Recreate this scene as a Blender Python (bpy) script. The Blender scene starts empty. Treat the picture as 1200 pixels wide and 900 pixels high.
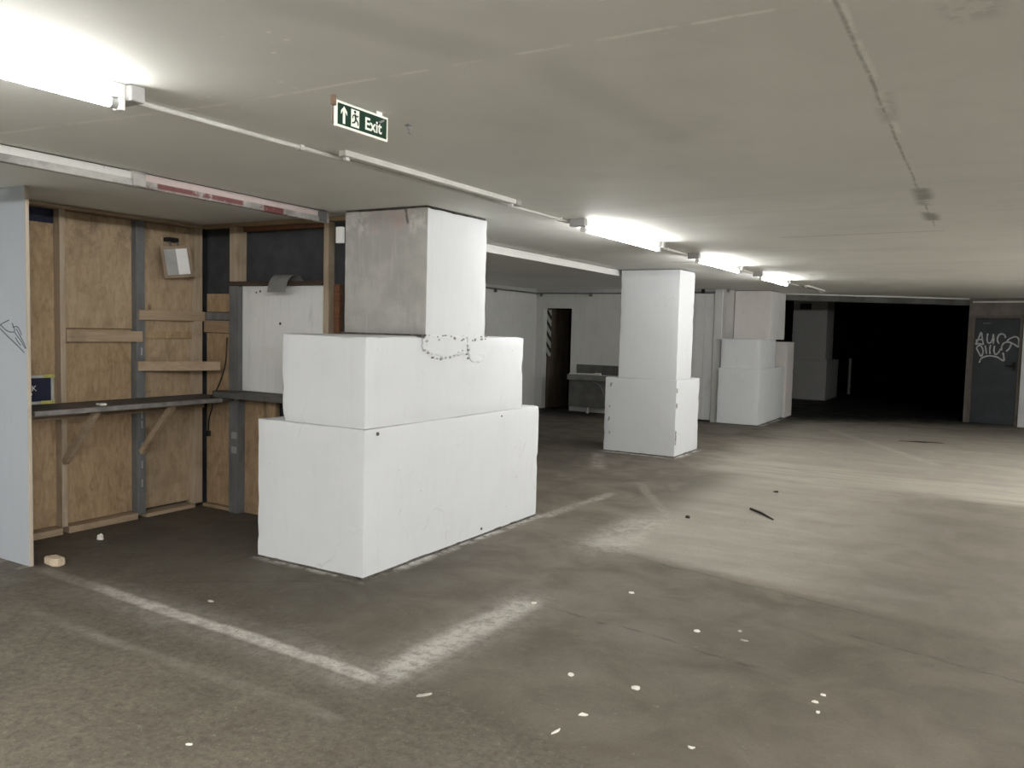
import bpy, bmesh, math, random
from mathutils import Vector, Matrix, noise as mnoise

random.seed(7)
S = bpy.context.scene
COL = S.collection
CZ = 2.385            # ceiling height

# ------------------------------------------------------------------ helpers: objects
def tag(o, label=None, cat=None, group=None, kind=None):
    if label: o['label'] = label
    if cat: o['category'] = cat
    if group: o['group'] = group
    if kind: o['kind'] = kind
    return o

def empty(name, loc=(0, 0, 0), rz=0.0, rot=None):
    o = bpy.data.objects.new(name, None)
    COL.objects.link(o)
    o.location = loc
    o.rotation_euler = rot if rot else (0, 0, rz)
    o.empty_display_size = 0.1
    return o

def build(name, bm, mats, parent=None, smooth=False, loc=None):
    me = bpy.data.meshes.new(name)
    bmesh.ops.recalc_face_normals(bm, faces=bm.faces[:])
    bm.to_mesh(me); bm.free()
    if not isinstance(mats, (list, tuple)): mats = [mats]
    for m in mats: me.materials.append(m)
    if smooth:
        for p in me.polygons: p.use_smooth = True
        me.set_sharp_from_angle(angle=math.radians(38))
    o = bpy.data.objects.new(name, me)
    COL.objects.link(o)
    if parent is not None: o.parent = parent
    if loc: o.location = loc
    return o

def add_box(bm, x0, x1, y0, y1, z0, z1, bevel=0.0, mi=0, M=None):
    b = bmesh.new()
    vs = [b.verts.new((x, y, z)) for x in (x0, x1) for y in (y0, y1) for z in (z0, z1)]
    for f in ((0, 1, 3, 2), (4, 6, 7, 5), (0, 4, 5, 1), (2, 3, 7, 6), (0, 2, 6, 4), (1, 5, 7, 3)):
        b.faces.new([vs[i] for i in f])
    if bevel > 0:
        bmesh.ops.bevel(b, geom=b.edges[:], offset=bevel, segments=2, affect='EDGES', profile=0.5)
    join(bm, b, mi, M)

def join(bm, b, mi=0, M=None):
    bmesh.ops.recalc_face_normals(b, faces=b.faces[:])
    mp = {}
    for v in b.verts:
        mp[v] = bm.verts.new(M @ v.co if M else v.co)
    for f in b.faces:
        try:
            nf = bm.faces.new([mp[v] for v in f.verts]); nf.material_index = mi
        except ValueError:
            pass
    b.free()

def add_prism(bm, pts, z0, z1, M=None, mi=0):
    """polygon pts in xy extruded between z0 and z1"""
    b = bmesh.new()
    lo = [b.verts.new((p[0], p[1], z0)) for p in pts]
    hi = [b.verts.new((p[0], p[1], z1)) for p in pts]
    n = len(pts)
    b.faces.new(list(reversed(lo))); b.faces.new(hi)
    for i in range(n):
        b.faces.new((lo[i], lo[(i + 1) % n], hi[(i + 1) % n], hi[i]))
    join(bm, b, mi, M)

def add_tube(bm, pts, r, seg=10, caps=True, mi=0):
    pts = [Vector(p) for p in pts]
    rings = []
    up = Vector((0, 0, 1))
    for i, p in enumerate(pts):
        if i == 0: d = pts[1] - p
        elif i == len(pts) - 1: d = p - pts[i - 1]
        else: d = pts[i + 1] - pts[i - 1]
        d.normalize()
        u = d.cross(up)
        if u.length < 1e-4: u = d.cross(Vector((1, 0, 0)))
        u.normalize(); w = u.cross(d)
        rr = r[i] if isinstance(r, (list, tuple)) else r
        rings.append([bm.verts.new(p + (u * math.cos(2 * math.pi * k / seg) + w * math.sin(2 * math.pi * k / seg)) * rr) for k in range(seg)])
    for a, b in zip(rings, rings[1:]):
        for k in range(seg):
            f = bm.faces.new((a[k], a[(k + 1) % seg], b[(k + 1) % seg], b[k])); f.material_index = mi
    if caps:
        bm.faces.new(list(reversed(rings[0]))).material_index = mi
        bm.faces.new(rings[-1]).material_index = mi

def catmull(pts, n=8):
    out = []
    P = [pts[0]] + list(pts) + [pts[-1]]
    for i in range(1, len(P) - 2):
        p0, p1, p2, p3 = (Vector(p) for p in P[i - 1:i + 3])
        for k in range(n):
            t = k / n
            out.append(0.5 * ((2 * p1) + (p2 - p0) * t + (2 * p0 - 5 * p1 + 4 * p2 - p3) * t * t + (3 * p1 - p0 - 3 * p2 + p3) * t ** 3))
    out.append(Vector(pts[-1]))
    return out

def add_ribbon(bm, pts2, w, M, th=0.0012):
    """painted stroke: flat ribbon along a 2D line, in the xy plane of M"""
    p = catmull(pts2, 6)
    L, Rr = [], []
    for i, q in enumerate(p):
        a = p[max(i - 1, 0)]; b = p[min(i + 1, len(p) - 1)]
        d = (b - a); d = d.normalized() if d.length > 1e-6 else Vector((1, 0))
        n = Vector((-d.y, d.x)) * (w * 0.5)
        L.append(q + n); Rr.append(q - n)
    top = [[bm.verts.new(M @ Vector((v.x, v.y, th))) for v in (l, r)] for l, r in zip(L, Rr)]
    bot = [[bm.verts.new(M @ Vector((v.x, v.y, 0))) for v in (l, r)] for l, r in zip(L, Rr)]
    for i in range(len(p) - 1):
        bm.faces.new((top[i][0], top[i][1], top[i + 1][1], top[i + 1][0]))
        bm.faces.new((top[i][0], top[i + 1][0], bot[i + 1][0], bot[i][0]))
        bm.faces.new((top[i][1], bot[i][1], bot[i + 1][1], top[i + 1][1]))

def rough_box(name, x0, x1, y0, y1, z0, z1, mats, parent, seed=0, cell=0.045, amp=0.0035, chip=0.010, rnd=0.006, face_mat=None):
    """box of hand-rendered masonry: wavy faces, rounded and chipped arrises"""
    bm = bmesh.new()
    nx, ny, nz = (max(2, int(round(d / cell))) for d in (x1 - x0, y1 - y0, z1 - z0))
    vs = {}
    def V(i, j, k):
        key = (i, j, k)
        if key not in vs:
            p = Vector((x0 + (x1 - x0) * i / nx, y0 + (y1 - y0) * j / ny, z0 + (z1 - z0) * k / nz))
            ex = (1 if i == nx else -1 if i == 0 else 0, 1 if j == ny else -1 if j == 0 else 0, 1 if k == nz else -1 if k == 0 else 0)
            n = Vector(ex)
            m = sum(abs(e) for e in ex)
            q = p * 2.2 + Vector((seed * 3.1, seed * 1.7, 0))
            d = mnoise.noise(q) * amp + mnoise.noise(q * 5) * amp * 0.45
            if m >= 2:
                c = max(0.0, mnoise.noise(p * 9 + Vector((seed, 4, 2)))) ** 1.5 * chip * 2 + rnd
                n2 = Vector(ex)
                p = p - n2 * (c if m == 2 else c * 1.2) * 0.6
            p = p + n * d
            if k == 0: p.z = z0
            vs[key] = bm.verts.new(p)
        return vs[key]
    def quad(a, b, c, d, mi):
        f = bm.faces.new((V(*a), V(*b), V(*c), V(*d))); f.material_index = mi
    fm = face_mat or {}
    for j in range(ny):
        for k in range(nz):
            quad((0, j, k), (0, j, k + 1), (0, j + 1, k + 1), (0, j + 1, k), fm.get('-x', 0))
            quad((nx, j, k), (nx, j + 1, k), (nx, j + 1, k + 1), (nx, j, k + 1), fm.get('+x', 0))
    for i in range(nx):
        for k in range(nz):
            quad((i, 0, k), (i + 1, 0, k), (i + 1, 0, k + 1), (i, 0, k + 1), fm.get('-y', 0))
            quad((i, ny, k), (i, ny, k + 1), (i + 1, ny, k + 1), (i + 1, ny, k), fm.get('+y', 0))
        for j in range(ny):
            quad((i, j, 0), (i, j + 1, 0), (i + 1, j + 1, 0), (i + 1, j, 0), fm.get('-z', 0))
            quad((i, j, nz), (i + 1, j, nz), (i + 1, j + 1, nz), (i, j + 1, nz), fm.get('+z', 0))
    return build(name, bm, mats, parent, smooth=True)

def copy_tree(o, parent=None):
    c = o.copy(); COL.objects.link(c)
    if parent is not None: c.parent = parent
    for ch in list(o.children): copy_tree(ch, c)
    return c

# ------------------------------------------------------------------ helpers: materials
class NB:
    def __init__(s, name, rough=0.8):
        s.m = bpy.data.materials.new(name); s.m.use_nodes = True
        s.t = s.m.node_tree; s.n = s.t.nodes; s.l = s.t.links
        s.b = s.n['Principled BSDF']
        s.b.inputs['Roughness'].default_value = rough
        s.b.inputs['Specular IOR Level'].default_value = 0.25
        s.tc = s.n.new('ShaderNodeTexCoord').outputs['Object']
        sp = s.n.new('ShaderNodeSeparateXYZ'); s.l.new(s.tc, sp.inputs[0])
        s.x, s.y, s.z = sp.outputs
    def put(s, sock, v):
        if hasattr(v, 'is_output'): s.l.new(v, sock)
        elif isinstance(v, (tuple, list)): sock.default_value = (*v, 1) if len(v) == 3 else v
        else: sock.default_value = v
    def math(s, op, a, b=0.0, c=None):
        n = s.n.new('ShaderNodeMath'); n.operation = op
        s.put(n.inputs[0], a); s.put(n.inputs[1], b)
        if c is not None: s.put(n.inputs[2], c)
        return n.outputs[0]
    def mul(s, a, b): return s.math('MULTIPLY', a, b)
    def add(s, a, b): return s.math('ADD', a, b)
    def sub(s, a, b): return s.math('SUBTRACT', a, b)
    def mx(s, a, b): return s.math('MAXIMUM', a, b)
    def ss(s, v, a, b, lo=0.0, hi=1.0):
        n = s.n.new('ShaderNodeMapRange'); n.interpolation_type = 'SMOOTHSTEP'
        s.put(n.inputs[0], v); s.put(n.inputs[1], a); s.put(n.inputs[2], b); s.put(n.inputs[3], lo); s.put(n.inputs[4], hi)
        return n.outputs[0]
    def vec(s, sx=1, sy=1, sz=1):
        n = s.n.new('ShaderNodeMapping'); n.inputs['Scale'].default_value = (sx, sy, sz)
        s.l.new(s.tc, n.inputs['Vector']); return n.outputs[0]
    def noise(s, scale, detail=4, rough=0.55, st=(1, 1, 1), dist=0.0):
        n = s.n.new('ShaderNodeTexNoise'); s.l.new(s.vec(*st), n.inputs['Vector'])
        n.inputs['Scale'].default_value = scale; n.inputs['Detail'].default_value = detail
        n.inputs['Roughness'].default_value = rough; n.inputs['Distortion'].default_value = dist
        return n.outputs[0]
    def voro(s, scale, st=(1, 1, 1)):
        n = s.n.new('ShaderNodeTexVoronoi'); s.l.new(s.vec(*st), n.inputs['Vector']); n.inputs['Scale'].default_value = scale
        return n.outputs['Distance']
    def mix(s, f, a, b):
        n = s.n.new('ShaderNodeMix'); n.data_type = 'RGBA'
        s.put(n.inputs[0], f); s.put(n.inputs[6], a); s.put(n.inputs[7], b)
        return n.outputs[2]
    def rect(s, x0, x1, y0, y1, e=0.02, ax=None, ay=None):
        X = ax or s.x; Y = ay or s.y
        a = s.mul(s.ss(X, x0 - e, x0 + e), s.ss(X, x1 - e, x1 + e, 1, 0))
        b = s.mul(s.ss(Y, y0 - e, y0 + e), s.ss(Y, y1 - e, y1 + e, 1, 0))
        return s.mul(a, b)
    def seg(s, p, q, w, e, wob=None, X=None, Y=None):
        X = X or s.x; Y = Y or s.y
        dx, dy = q[0] - p[0], q[1] - p[1]; L = math.hypot(dx, dy); dx /= L; dy /= L
        u = s.add(s.mul(s.sub(X, p[0]), dx), s.mul(s.sub(Y, p[1]), dy))
        v = s.add(s.mul(s.sub(X, p[0]), -dy), s.mul(s.sub(Y, p[1]), dx))
        if wob is not None: v = s.add(v, wob)
        v = s.math('ABSOLUTE', v)
        m = s.ss(v, w, w + e, 1, 0)
        return s.mul(m, s.mul(s.ss(u, -e, e), s.ss(u, L - e, L + e, 1, 0)))
    def bump(s, h, strength=0.2, dist=0.01):
        n = s.n.new('ShaderNodeBump'); n.inputs['Strength'].default_value = strength; n.inputs['Distance'].default_value = dist
        s.l.new(h, n.inputs['Height']); s.l.new(n.outputs[0], s.b.inputs['Normal'])
    def done(s, col):
        s.put(s.b.inputs['Base Color'], col); return s.m

def plain(name, c, rough=0.7, var=0.12, scale=9, metal=0.0, st=(1, 1, 1), bump=0.0):
    b = NB(name, rough)
    b.b.inputs['Metallic'].default_value = metal
    n = b.noise(scale, 5, 0.6, st)
    f = b.ss(n, 0.3, 0.7)
    lo = tuple(v * (1 - var) for v in c); hi = tuple(min(1, v * (1 + var)) for v in c)
    if bump: b.bump(n, bump, 0.005)
    return b.done(b.mix(f, lo, hi))

def white_paint(name, c=(0.715, 0.735, 0.76), dirt=0.3, speck=0.5, streak=0.16):
    b = NB(name, 0.75)
    n1 = b.noise(2.2, 5, 0.6); n2 = b.noise(14, 5, 0.65); n3 = b.noise(3.0, 4, 0.6, (9, 9, 0.9))
    col = b.mix(b.mul(b.ss(n1, 0.45, 0.75), dirt), c, tuple(v * 0.86 for v in c))
    col = b.mix(b.mul(b.ss(n3, 0.5, 0.75), streak), col, tuple(v * 0.84 for v in c))
    pits = b.mul(b.ss(b.voro(16), 0.10, 0.05), b.ss(b.noise(5, 2), 0.56, 0.68))
    col = b.mix(b.mul(pits, speck), col, (0.18, 0.17, 0.16))
    scr = b.mul(b.ss(b.math('ABSOLUTE', b.sub(b.noise(2.4, 3, 0.5, (1, 1, 0.45), 0.6), 0.5)), 0.006, 0.001), b.ss(b.noise(1.7, 2), 0.52, 0.64))
    col = b.mix(b.mul(scr, 0.45 * speck), col, (0.35, 0.34, 0.33))
    b.bump(b.add(b.mul(n2, 0.6), b.mul(b.noise(60, 3), 0.4)), 0.28, 0.006)
    return b.done(col)

def plywood(name, c1=(0.45, 0.325, 0.200), c2=(0.32, 0.22, 0.125), off=0.0):
    b = NB(name, 0.7)
    g = b.noise(4, 6, 0.65, (5, 5, 1.1), 1.2); m = b.noise(2.1 + off, 5, 0.6, (1, 1, 0.8), 0.6); f = b.noise(30, 5, 0.75, (1, 1, 0.5)); mo = b.noise(9, 5, 0.65, (1, 1, 0.8), 1.0)
    col = b.mix(b.ss(g, 0.35, 0.7), c1, c2)
    col = b.mix(b.mul(b.ss(mo, 0.48, 0.7), 0.45), col, tuple(v * 0.62 for v in c2))
    col = b.mix(b.mul(b.ss(m, 0.5, 0.72), 0.5), col, tuple(v * 0.6 for v in c2))
    col = b.mix(b.mul(b.ss(m, 0.42, 0.25), 0.45), col, tuple(min(1, v * 1.18) for v in c1))
    col = b.mix(b.mul(b.ss(f, 0.5, 0.72), 0.4), col, tuple(v * 0.5 for v in c2))
    kn = b.mul(b.ss(b.voro(3.1, (1, 1, 0.5)), 0.08, 0.03), b.ss(b.noise(2.4 + off, 2), 0.5, 0.6))
    col = b.mix(b.mul(kn, 0.6), col, (0.12, 0.07, 0.035))
    dirt = b.mul(b.ss(b.z, 1.95, 2.3), b.ss(b.noise(7, 5, 0.7), 0.45, 0.65))
    col = b.mix(b.mul(dirt, 0.6), col, (0.13, 0.10, 0.07))
    b.bump(g, 0.12, 0.003)
    return b.done(col)

def timber(name, c1, c2, axis='z'):
    st = {'z': (12, 12, 0.8), 'y': (12, 0.8, 12), 'x': (0.8, 12, 12)}[axis]
    b = NB(name, 0.7)
    g = b.noise(3, 6, 0.6, st, 0.6); m = b.noise(3.5, 3)
    col = b.mix(b.ss(g, 0.35, 0.68), c1, c2)
    col = b.mix(b.mul(b.ss(m, 0.55, 0.7), 0.4), col, tuple(v * 0.55 for v in c2))
    b.bump(g, 0.15, 0.003)
    return b.done(col)

# ---- floor
def floor_material():
    b = NB('worn concrete floor', 0.62)
    b.b.inputs['Specular IOR Level'].default_value = 0.3
    n1 = b.noise(0.55, 6, 0.6); n2 = b.noise(2.3, 6, 0.62, (1, 1, 1), 0.5); n3 = b.noise(11, 6, 0.7); n4 = b.noise(70, 4, 0.7); n5 = b.noise(27, 5, 0.75)
    nx = b.noise(1.3, 5, 0.6, (0.5, 3.2, 1), 0.4)
    col = b.mix(b.ss(n1, 0.33, 0.68), FLOOR_D, FLOOR_M)
    col = b.mix(b.mul(b.ss(n2, 0.42, 0.72), 0.55), col, tuple(v * 0.72 for v in FLOOR_D))
    col = b.mix(b.mul(b.ss(n2, 0.45, 0.25), 0.35), col, tuple(v * 1.15 for v in FLOOR_M))
    # darker ground under the timber bay
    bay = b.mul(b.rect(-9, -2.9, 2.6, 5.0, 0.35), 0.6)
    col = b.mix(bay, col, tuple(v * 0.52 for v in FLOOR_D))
    # pale scrubbed area further in
    wob = b.mul(b.sub(n2, 0.5), 1.1)
    edge = b.add(b.sub(b.y, 5.36), b.mul(b.add(b.x, 2.15), 0.2))
    edge = b.add(edge, b.mul(b.sub(n3, 0.5), 0.16))
    edge = b.add(edge, b.mul(b.sub(n2, 0.5), 0.25))
    p1 = b.mul(b.ss(edge, -0.05, 0.22), b.ss(b.add(b.x, b.mul(wob, 0.5)), -1.5, -0.1, 1.0, 0.22))
    p1 = b.mul(p1, b.ss(b.add(b.x, b.mul(wob, 0.3)), -2.75, -2.2))
    p2 = b.mul(b.ss(b.add(b.y, b.mul(wob, 0.25)), 9.05, 9.5), b.ss(b.add(b.x, b.mul(b.sub(n1, 0.5), 0.8)), -3.5, -2.6))
    pal = b.mx(p1, p2)
    pal = b.mul(pal, b.ss(b.add(b.y, wob), 15.0, 18.6, 1, 0.0))
    pal = b.mul(pal, b.add(0.62, b.mul(b.ss(nx, 0.2, 0.8), 0.33)))
    col = b.mix(pal, col, FLOOR_P)
    far = b.mul(b.rect(-2.6, 4.0, 9.3, 10.4, 0.5), b.ss(nx, 0.35, 0.6))
    col = b.mix(b.mul(far, 0.55), col, tuple(min(1, v * 1.22) for v in FLOOR_P))
    # darker back room floor; unlit hall's darkness painted into the ground beyond the beam
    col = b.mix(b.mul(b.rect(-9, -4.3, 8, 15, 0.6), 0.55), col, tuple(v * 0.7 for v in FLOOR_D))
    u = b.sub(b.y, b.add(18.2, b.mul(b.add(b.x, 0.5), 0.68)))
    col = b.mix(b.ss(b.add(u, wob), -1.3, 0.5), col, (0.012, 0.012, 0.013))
    # slab joints
    w1 = b.mul(b.sub(n2, 0.5), 0.16)
    for p, q in (((-2.2, 5.37), (-0.6, 5.04)), ((-1.3, 8.95), (0.6, 9.2)), ((-0.6, 4.62), (0.5, 4.35)), ((-2.3, 4.1), (-0.9, 3.9)), ((-3.4, 10.05), (3.0, 10.2)), ((-0.4, 8.9), (3, 9.0)), ((-4.3, 3.55), (-4.25, 5)), ((-3.3, 3.85), (-4.6, 2.9))):
        col = b.mix(b.mul(b.mul(b.seg(p, q, 0.004, 0.014, w1), b.ss(n3, 0.35, 0.6)), 0.5), col, (0.03, 0.028, 0.026))
    # dusty plaster lines where walls have stood
    grit = b.ss(b.add(b.mul(n3, 0.5), b.mul(n5, 0.5)), 0.38, 0.56); grit2 = b.ss(b.add(b.add(b.mul(n3, 0.35), b.mul(n2, 0.3)), b.mul(n5, 0.35)), 0.40, 0.60)
    wl = b.mul(b.sub(n2, 0.5), 0.07)
    cut = b.ss(b.x, -4.9, -4.0, 0.25, 1.0)
    L1 = b.mul(b.mul(b.seg((-5.1, 2.88), (-2.30, 2.80), 0.022, 0.05, wl), b.add(0.35, b.mul(grit, 0.65))), cut)
    L2 = b.mul(b.seg((-2.31, 2.78), (-2.27, 4.15), 0.03, 0.13, wl), b.add(0.25, b.mul(grit, 0.6)))
    L2h = b.mul(b.seg((-2.31, 2.75), (-2.27, 4.3), 0.03, 0.30, wl), b.mul(grit2, 0.35))
    L1h = b.mul(b.seg((-4.6, 2.84), (-2.2, 2.80), 0.05, 0.22, wl), b.mul(grit2, 0.35))
    L3 = b.mul(b.seg((-2.42, 5.3), (-2.46, 6.7), 0.03, 0.34, wl), b.mul(grit2, 0.55))
    L4 = b.mul(b.seg((-4.4, 2.42), (-2.2, 2.42), 0.008, 0.05, wl), b.mul(grit2, 0.30))
    L5 = b.mul(b.seg((-3.25, 6.05), (-3.17, 7.4), 0.015, 0.08, wl), b.mul(grit2, 0.6))
    L6 = b.mul(b.seg((-3.2, 8.1), (-2.3, 6.6), 0.02, 0.05, wl), b.mul(grit2, 0.30))
    L7 = b.mul(b.seg((-3.9, 8.6), (-4.4, 9.7), 0.03, 0.10, wl), b.mul(grit2, 0.55))
    L8 = b.mul(b.seg((-0.6, 11.6), (-2.4, 14.8), 0.03, 0.10, wl), b.mul(grit2, 0.5))
    m = L1
    for k in (L2, L2h, L1h, L3, L4, L5, L6, L7, L8): m = b.mx(m, k)
    col = b.mix(b.mul(m, 0.92), col, (0.60, 0.58, 0.53))
    # white paint spilled round the feet of the columns
    fr = None
    for (x0, x1, y0, y1) in ((-4.27, -3.26, 3.82, 6.12), (-4.48, -3.40, 9.89, 10.93), (-4.3, -3.46, 14.42, 16.3)):
        k = b.rect(x0, x1, y0, y1, 0.045)
        fr = k if fr is None else b.mx(fr, k)
    k = b.rect(-7.0, -5.2, 2.80, 2.9, 0.02); fr = b.mx(fr, k)
    col = b.mix(b.mul(fr, b.ss(b.add(b.mul(n2, 0.6), b.mul(n3, 0.4)), 0.44, 0.58)), col, (0.58, 0.57, 0.53))
    # small crumbs
    cr = b.mul(b.ss(b.voro(14), 0.055, 0.03), b.ss(b.noise(1.6, 2), 0.50, 0.66))
    col = b.mix(b.mul(cr, 0.55), col, (0.5, 0.48, 0.44))
    dk = b.mul(b.ss(b.voro(9, (1, 1.3, 1)), 0.05, 0.02), b.ss(b.noise(1.1, 2), 0.52, 0.66))
    col = b.mix(b.mul(dk, 0.6), col, (0.025, 0.022, 0.02))
    col = b.mix(b.mul(b.ss(n4, 0.45, 0.75), 0.30), col, tuple(v * 0.45 for v in FLOOR_D))
    col = b.mix(b.mul(b.ss(n5, 0.55, 0.75), 0.28), col, tuple(v * 0.42 for v in FLOOR_D))
    col = b.mix(b.mul(b.ss(n5, 0.42, 0.25), 0.22), col, tuple(v * 1.25 for v in FLOOR_P))
    rough = b.ss(b.add(b.add(b.y, b.mul(b.x, 0.22)), b.mul(b.sub(n2, 0.5), 0.5)), 2.52, 2.40)
    col = b.mix(b.mul(rough, b.mul(b.ss(n5, 0.40, 0.65), 0.55)), col, tuple(v * 0.45 for v in FLOOR_D))
    col = b.mix(b.mul(rough, b.mul(b.ss(b.voro(42), 0.16, 0.08), 0.28)), col, (0.42, 0.40, 0.35))
    b.bump(b.add(b.mul(n3, 0.5), b.mul(n4, 0.5)), 0.25, 0.006)
    b.put(b.b.inputs['Roughness'], b.ss(n2, 0.3, 0.7, 0.55, 0.8))
    return b.done(col)

def ceiling_material():
    b = NB('painted concrete soffit', 0.7)
    n1 = b.noise(0.5, 5, 0.6); n2 = b.noise(2.0, 6, 0.6, (1.2, 1, 1), 0.4); n3 = b.noise(14, 5, 0.65)
    st = b.noise(0.9, 5, 0.6, (0.35, 5.0, 1), 0.3)
    c = CEIL
    col = b.mix(b.ss(n1, 0.3, 0.7), tuple(v * 0.93 for v in c), tuple(v * 1.05 for v in c))
    col = b.mix(b.mul(b.ss(n2, 0.52, 0.75), 0.3), col, tuple(v * 0.82 for v in c))
    far = b.ss(b.y, 3.0, 6.0)
    col = b.mix(b.mul(b.mul(b.ss(st, 0.52, 0.72), far), 0.40), col, tuple(v * 0.80 for v in c))
    w = b.mul(b.sub(n2, 0.5), 0.03)
    brk = b.ss(b.noise(5, 4, 0.7), 0.42, 0.55)
    white = b.mul(b.seg((-4.1, 2.0), (-2.5, 2.13), 0.006, 0.010, w), brk)
    for p, q, a in (((-2.5, 2.13), (-0.38, 2.125), 1.0), ((0.0, 4.95), (3, 5.0), 0.6), ((-0.375, 2.1), (-0.385, 3.6), 0.8), ((-0.35, 6.6), (2.5, 6.7), 0.4)):
        white = b.mx(white, b.mul(b.mul(b.seg(p, q, 0.004, 0.010, w), brk), a))
    fl = b.mul(b.ss(b.add(b.voro(11, (1, 1.6, 1)), b.mul(b.sub(n3, 0.5), 0.25)), 0.13, 0.07), b.mul(b.rect(-3.0, -0.7, 1.0, 2.3, 0.2), b.ss(b.noise(3, 2), 0.5, 0.6)))
    white = b.mx(white, fl)
    col = b.mix(white, col, (0.97, 0.96, 0.92))
    dark = b.mul(b.seg((-0.385, 2.1), (-0.44, 6.6), 0.001, 0.009, w), b.mul(b.ss(n3, 0.3, 0.55), 0.45))
    dark = b.mx(dark, b.mul(b.seg((-0.41, 4.9), (-0.44, 6.3), 0.012, 0.06, w), b.mul(b.ss(n2, 0.36, 0.56), 0.6)))
    dark = b.mx(dark, b.mul(b.seg((-0.38, 3.0), (-0.40, 3.4), 0.01, 0.04, w), b.mul(b.ss(n2, 0.4, 0.6), 0.3)))
    dark = b.mx(dark, b.mul(b.seg((-1.25, 2.2), (-1.22, 3.4), 0.01, 0.14, w), 0.10))
    dark = b.mx(dark, b.mul(b.seg((-1.6, 1.5), (-1.35, 2.1), 0.03, 0.12, w), 0.14))
    dark = b.mx(dark, b.mul(b.seg((-0.12, 2.05), (-0.1, 2.4), 0.03, 0.06, w), b.mul(b.ss(n3, 0.4, 0.6), 0.3)))
    dark = b.mx(dark, b.mul(b.seg((-1.6, 7.0), (-0.4, 6.9), 0.003, 0.015, w), 0.5))
    dark = b.mx(dark, b.mul(b.seg((-0.3, 5.75), (0.6, 5.75), 0.03, 0.12, w), b.mul(b.ss(n2, 0.4, 0.6), 0.35)))
    dark = b.mx(dark, b.mul(b.seg((-3.25, 9.0), (-2.95, 9.3), 0.01, 0.04, w), 0.6))
    col = b.mix(dark, col, (0.12, 0.115, 0.10))
    b.bump(b.add(b.mul(n2, 0.5), b.mul(n3, 0.5)), 0.22, 0.008)
    return b.done(col)

FLOOR_D = (0.118, 0.103, 0.080)
FLOOR_M = (0.168, 0.148, 0.116)
FLOOR_P = (0.375, 0.348, 0.300)
CEIL = (0.825, 0.832, 0.79)
M = {}
M['floor'] = floor_material()
M['ceil'] = ceiling_material()
M['white'] = white_paint('white masonry paint')
M['white2'] = white_paint('white masonry paint, scuffed', (0.72, 0.72, 0.71), 0.5, 0.8, 0.5)
M['greywash'] = white_paint('thin grey wash over concrete', (0.47, 0.465, 0.445), 0.6, 0.5, 0.6)
M['pinkwash'] = white_paint('dull pinkish wash', (0.70, 0.67, 0.65), 0.5, 0.4, 0.6)
M['oldwhite'] = white_paint('old white wall paint', (0.60, 0.605, 0.59), 0.5, 0.5, 0.7)
M['panel'] = white_paint('white hoarding paint', (0.40, 0.43, 0.47), 0.2, 0.1, 0.25)
M['board'] = white_paint('whitewashed board', (0.80, 0.81, 0.80), 0.5, 0.9, 0.6)
M['mortar'] = plain('dark mortar', (0.10, 0.09, 0.08), 0.9, 0.4, 20)
M['pit'] = plain('bare grey plaster', (0.36, 0.355, 0.34), 0.9, 0.5, 30)
M['paledge'] = timber('pale dusty timber edge', (0.50, 0.44, 0.36), (0.42, 0.36, 0.29))
M['ply'] = plywood('plywood sheet')
M['ply2'] = plywood('plywood sheet, paler', (0.45, 0.345, 0.228), (0.36, 0.265, 0.165), 0.7)
M['stud'] = timber('pale sawn pine', (0.46, 0.375, 0.28), (0.38, 0.30, 0.21))
M['stud_h'] = timber('sawn pine, level', (0.41, 0.315, 0.22), (0.33, 0.245, 0.16), 'y')
M['stud_x'] = timber('sawn pine, across', (0.36, 0.265, 0.165), (0.27, 0.19, 0.115), 'x')
M['darkwood'] = timber('dark stained timber', (0.085, 0.058, 0.04), (0.05, 0.034, 0.025), 'x')
M['redwood'] = timber('reddish timber', (0.20, 0.095, 0.05), (0.13, 0.06, 0.035), 'x')
M['steel'] = plain('grey steel stud', (0.165, 0.170, 0.175), 0.5, 0.2, 8, 0.1, (1, 1, 0.4))
M['shelfgrey'] = plain('grimy grey shelf paint', (0.085, 0.08, 0.075), 0.6, 0.3, 6)
M['shelflip'] = plain('worn shelf edging', (0.20, 0.19, 0.18), 0.45, 0.3, 8)
M['black'] = plain('black board', (0.052, 0.055, 0.062), 0.6, 0.25, 5)
M['navy'] = plain('navy board', (0.018, 0.020, 0.045), 0.6, 0.25, 5)
M['enamel'] = plain('white enamel', (0.78, 0.78, 0.77), 0.4, 0.03, 6)
M['enamelgrey'] = plain('dull grey enamel', (0.36, 0.36, 0.35), 0.5, 0.1, 8)
M['greyplastic'] = plain('grey plastic', (0.17, 0.17, 0.17), 0.5, 0.1, 8)
M['black_plastic'] = plain('black plastic', (0.015, 0.015, 0.015), 0.45, 0.1, 8)
M['conduit'] = plain('painted conduit', (0.66, 0.655, 0.62), 0.55, 0.08, 6)
M['sign_white'] = plain('sign white', (0.88, 0.90, 0.82), 0.45, 0.06, 20)
M['sign_green'] = plain('sign dark green', (0.006, 0.035, 0.018), 0.35, 0.2, 20)
M['yellow'] = plain('yellow tape', (0.48, 0.46, 0.14), 0.5, 0.15, 20)
M['greytape'] = plain('pale frame', (0.44, 0.44, 0.41), 0.5, 0.15, 20)
M['marker'] = plain('grey marker pen', (0.10, 0.11, 0.13), 0.6, 0.2, 30)
M['spray'] = plain('silver spray paint', (0.50, 0.52, 0.53), 0.5, 0.25, 20)
M['scrap'] = plain('white paper scrap', (0.80, 0.78, 0.72), 0.7, 0.08, 60)
M['flake'] = plain('grey flake', (0.42, 0.40, 0.36), 0.8, 0.15, 60)
M['char'] = plain('dark debris', (0.035, 0.03, 0.026), 0.8, 0.2, 40)
M['chock'] = plain('dusty offcut', (0.55, 0.45, 0.34), 0.8, 0.15, 30)
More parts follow.
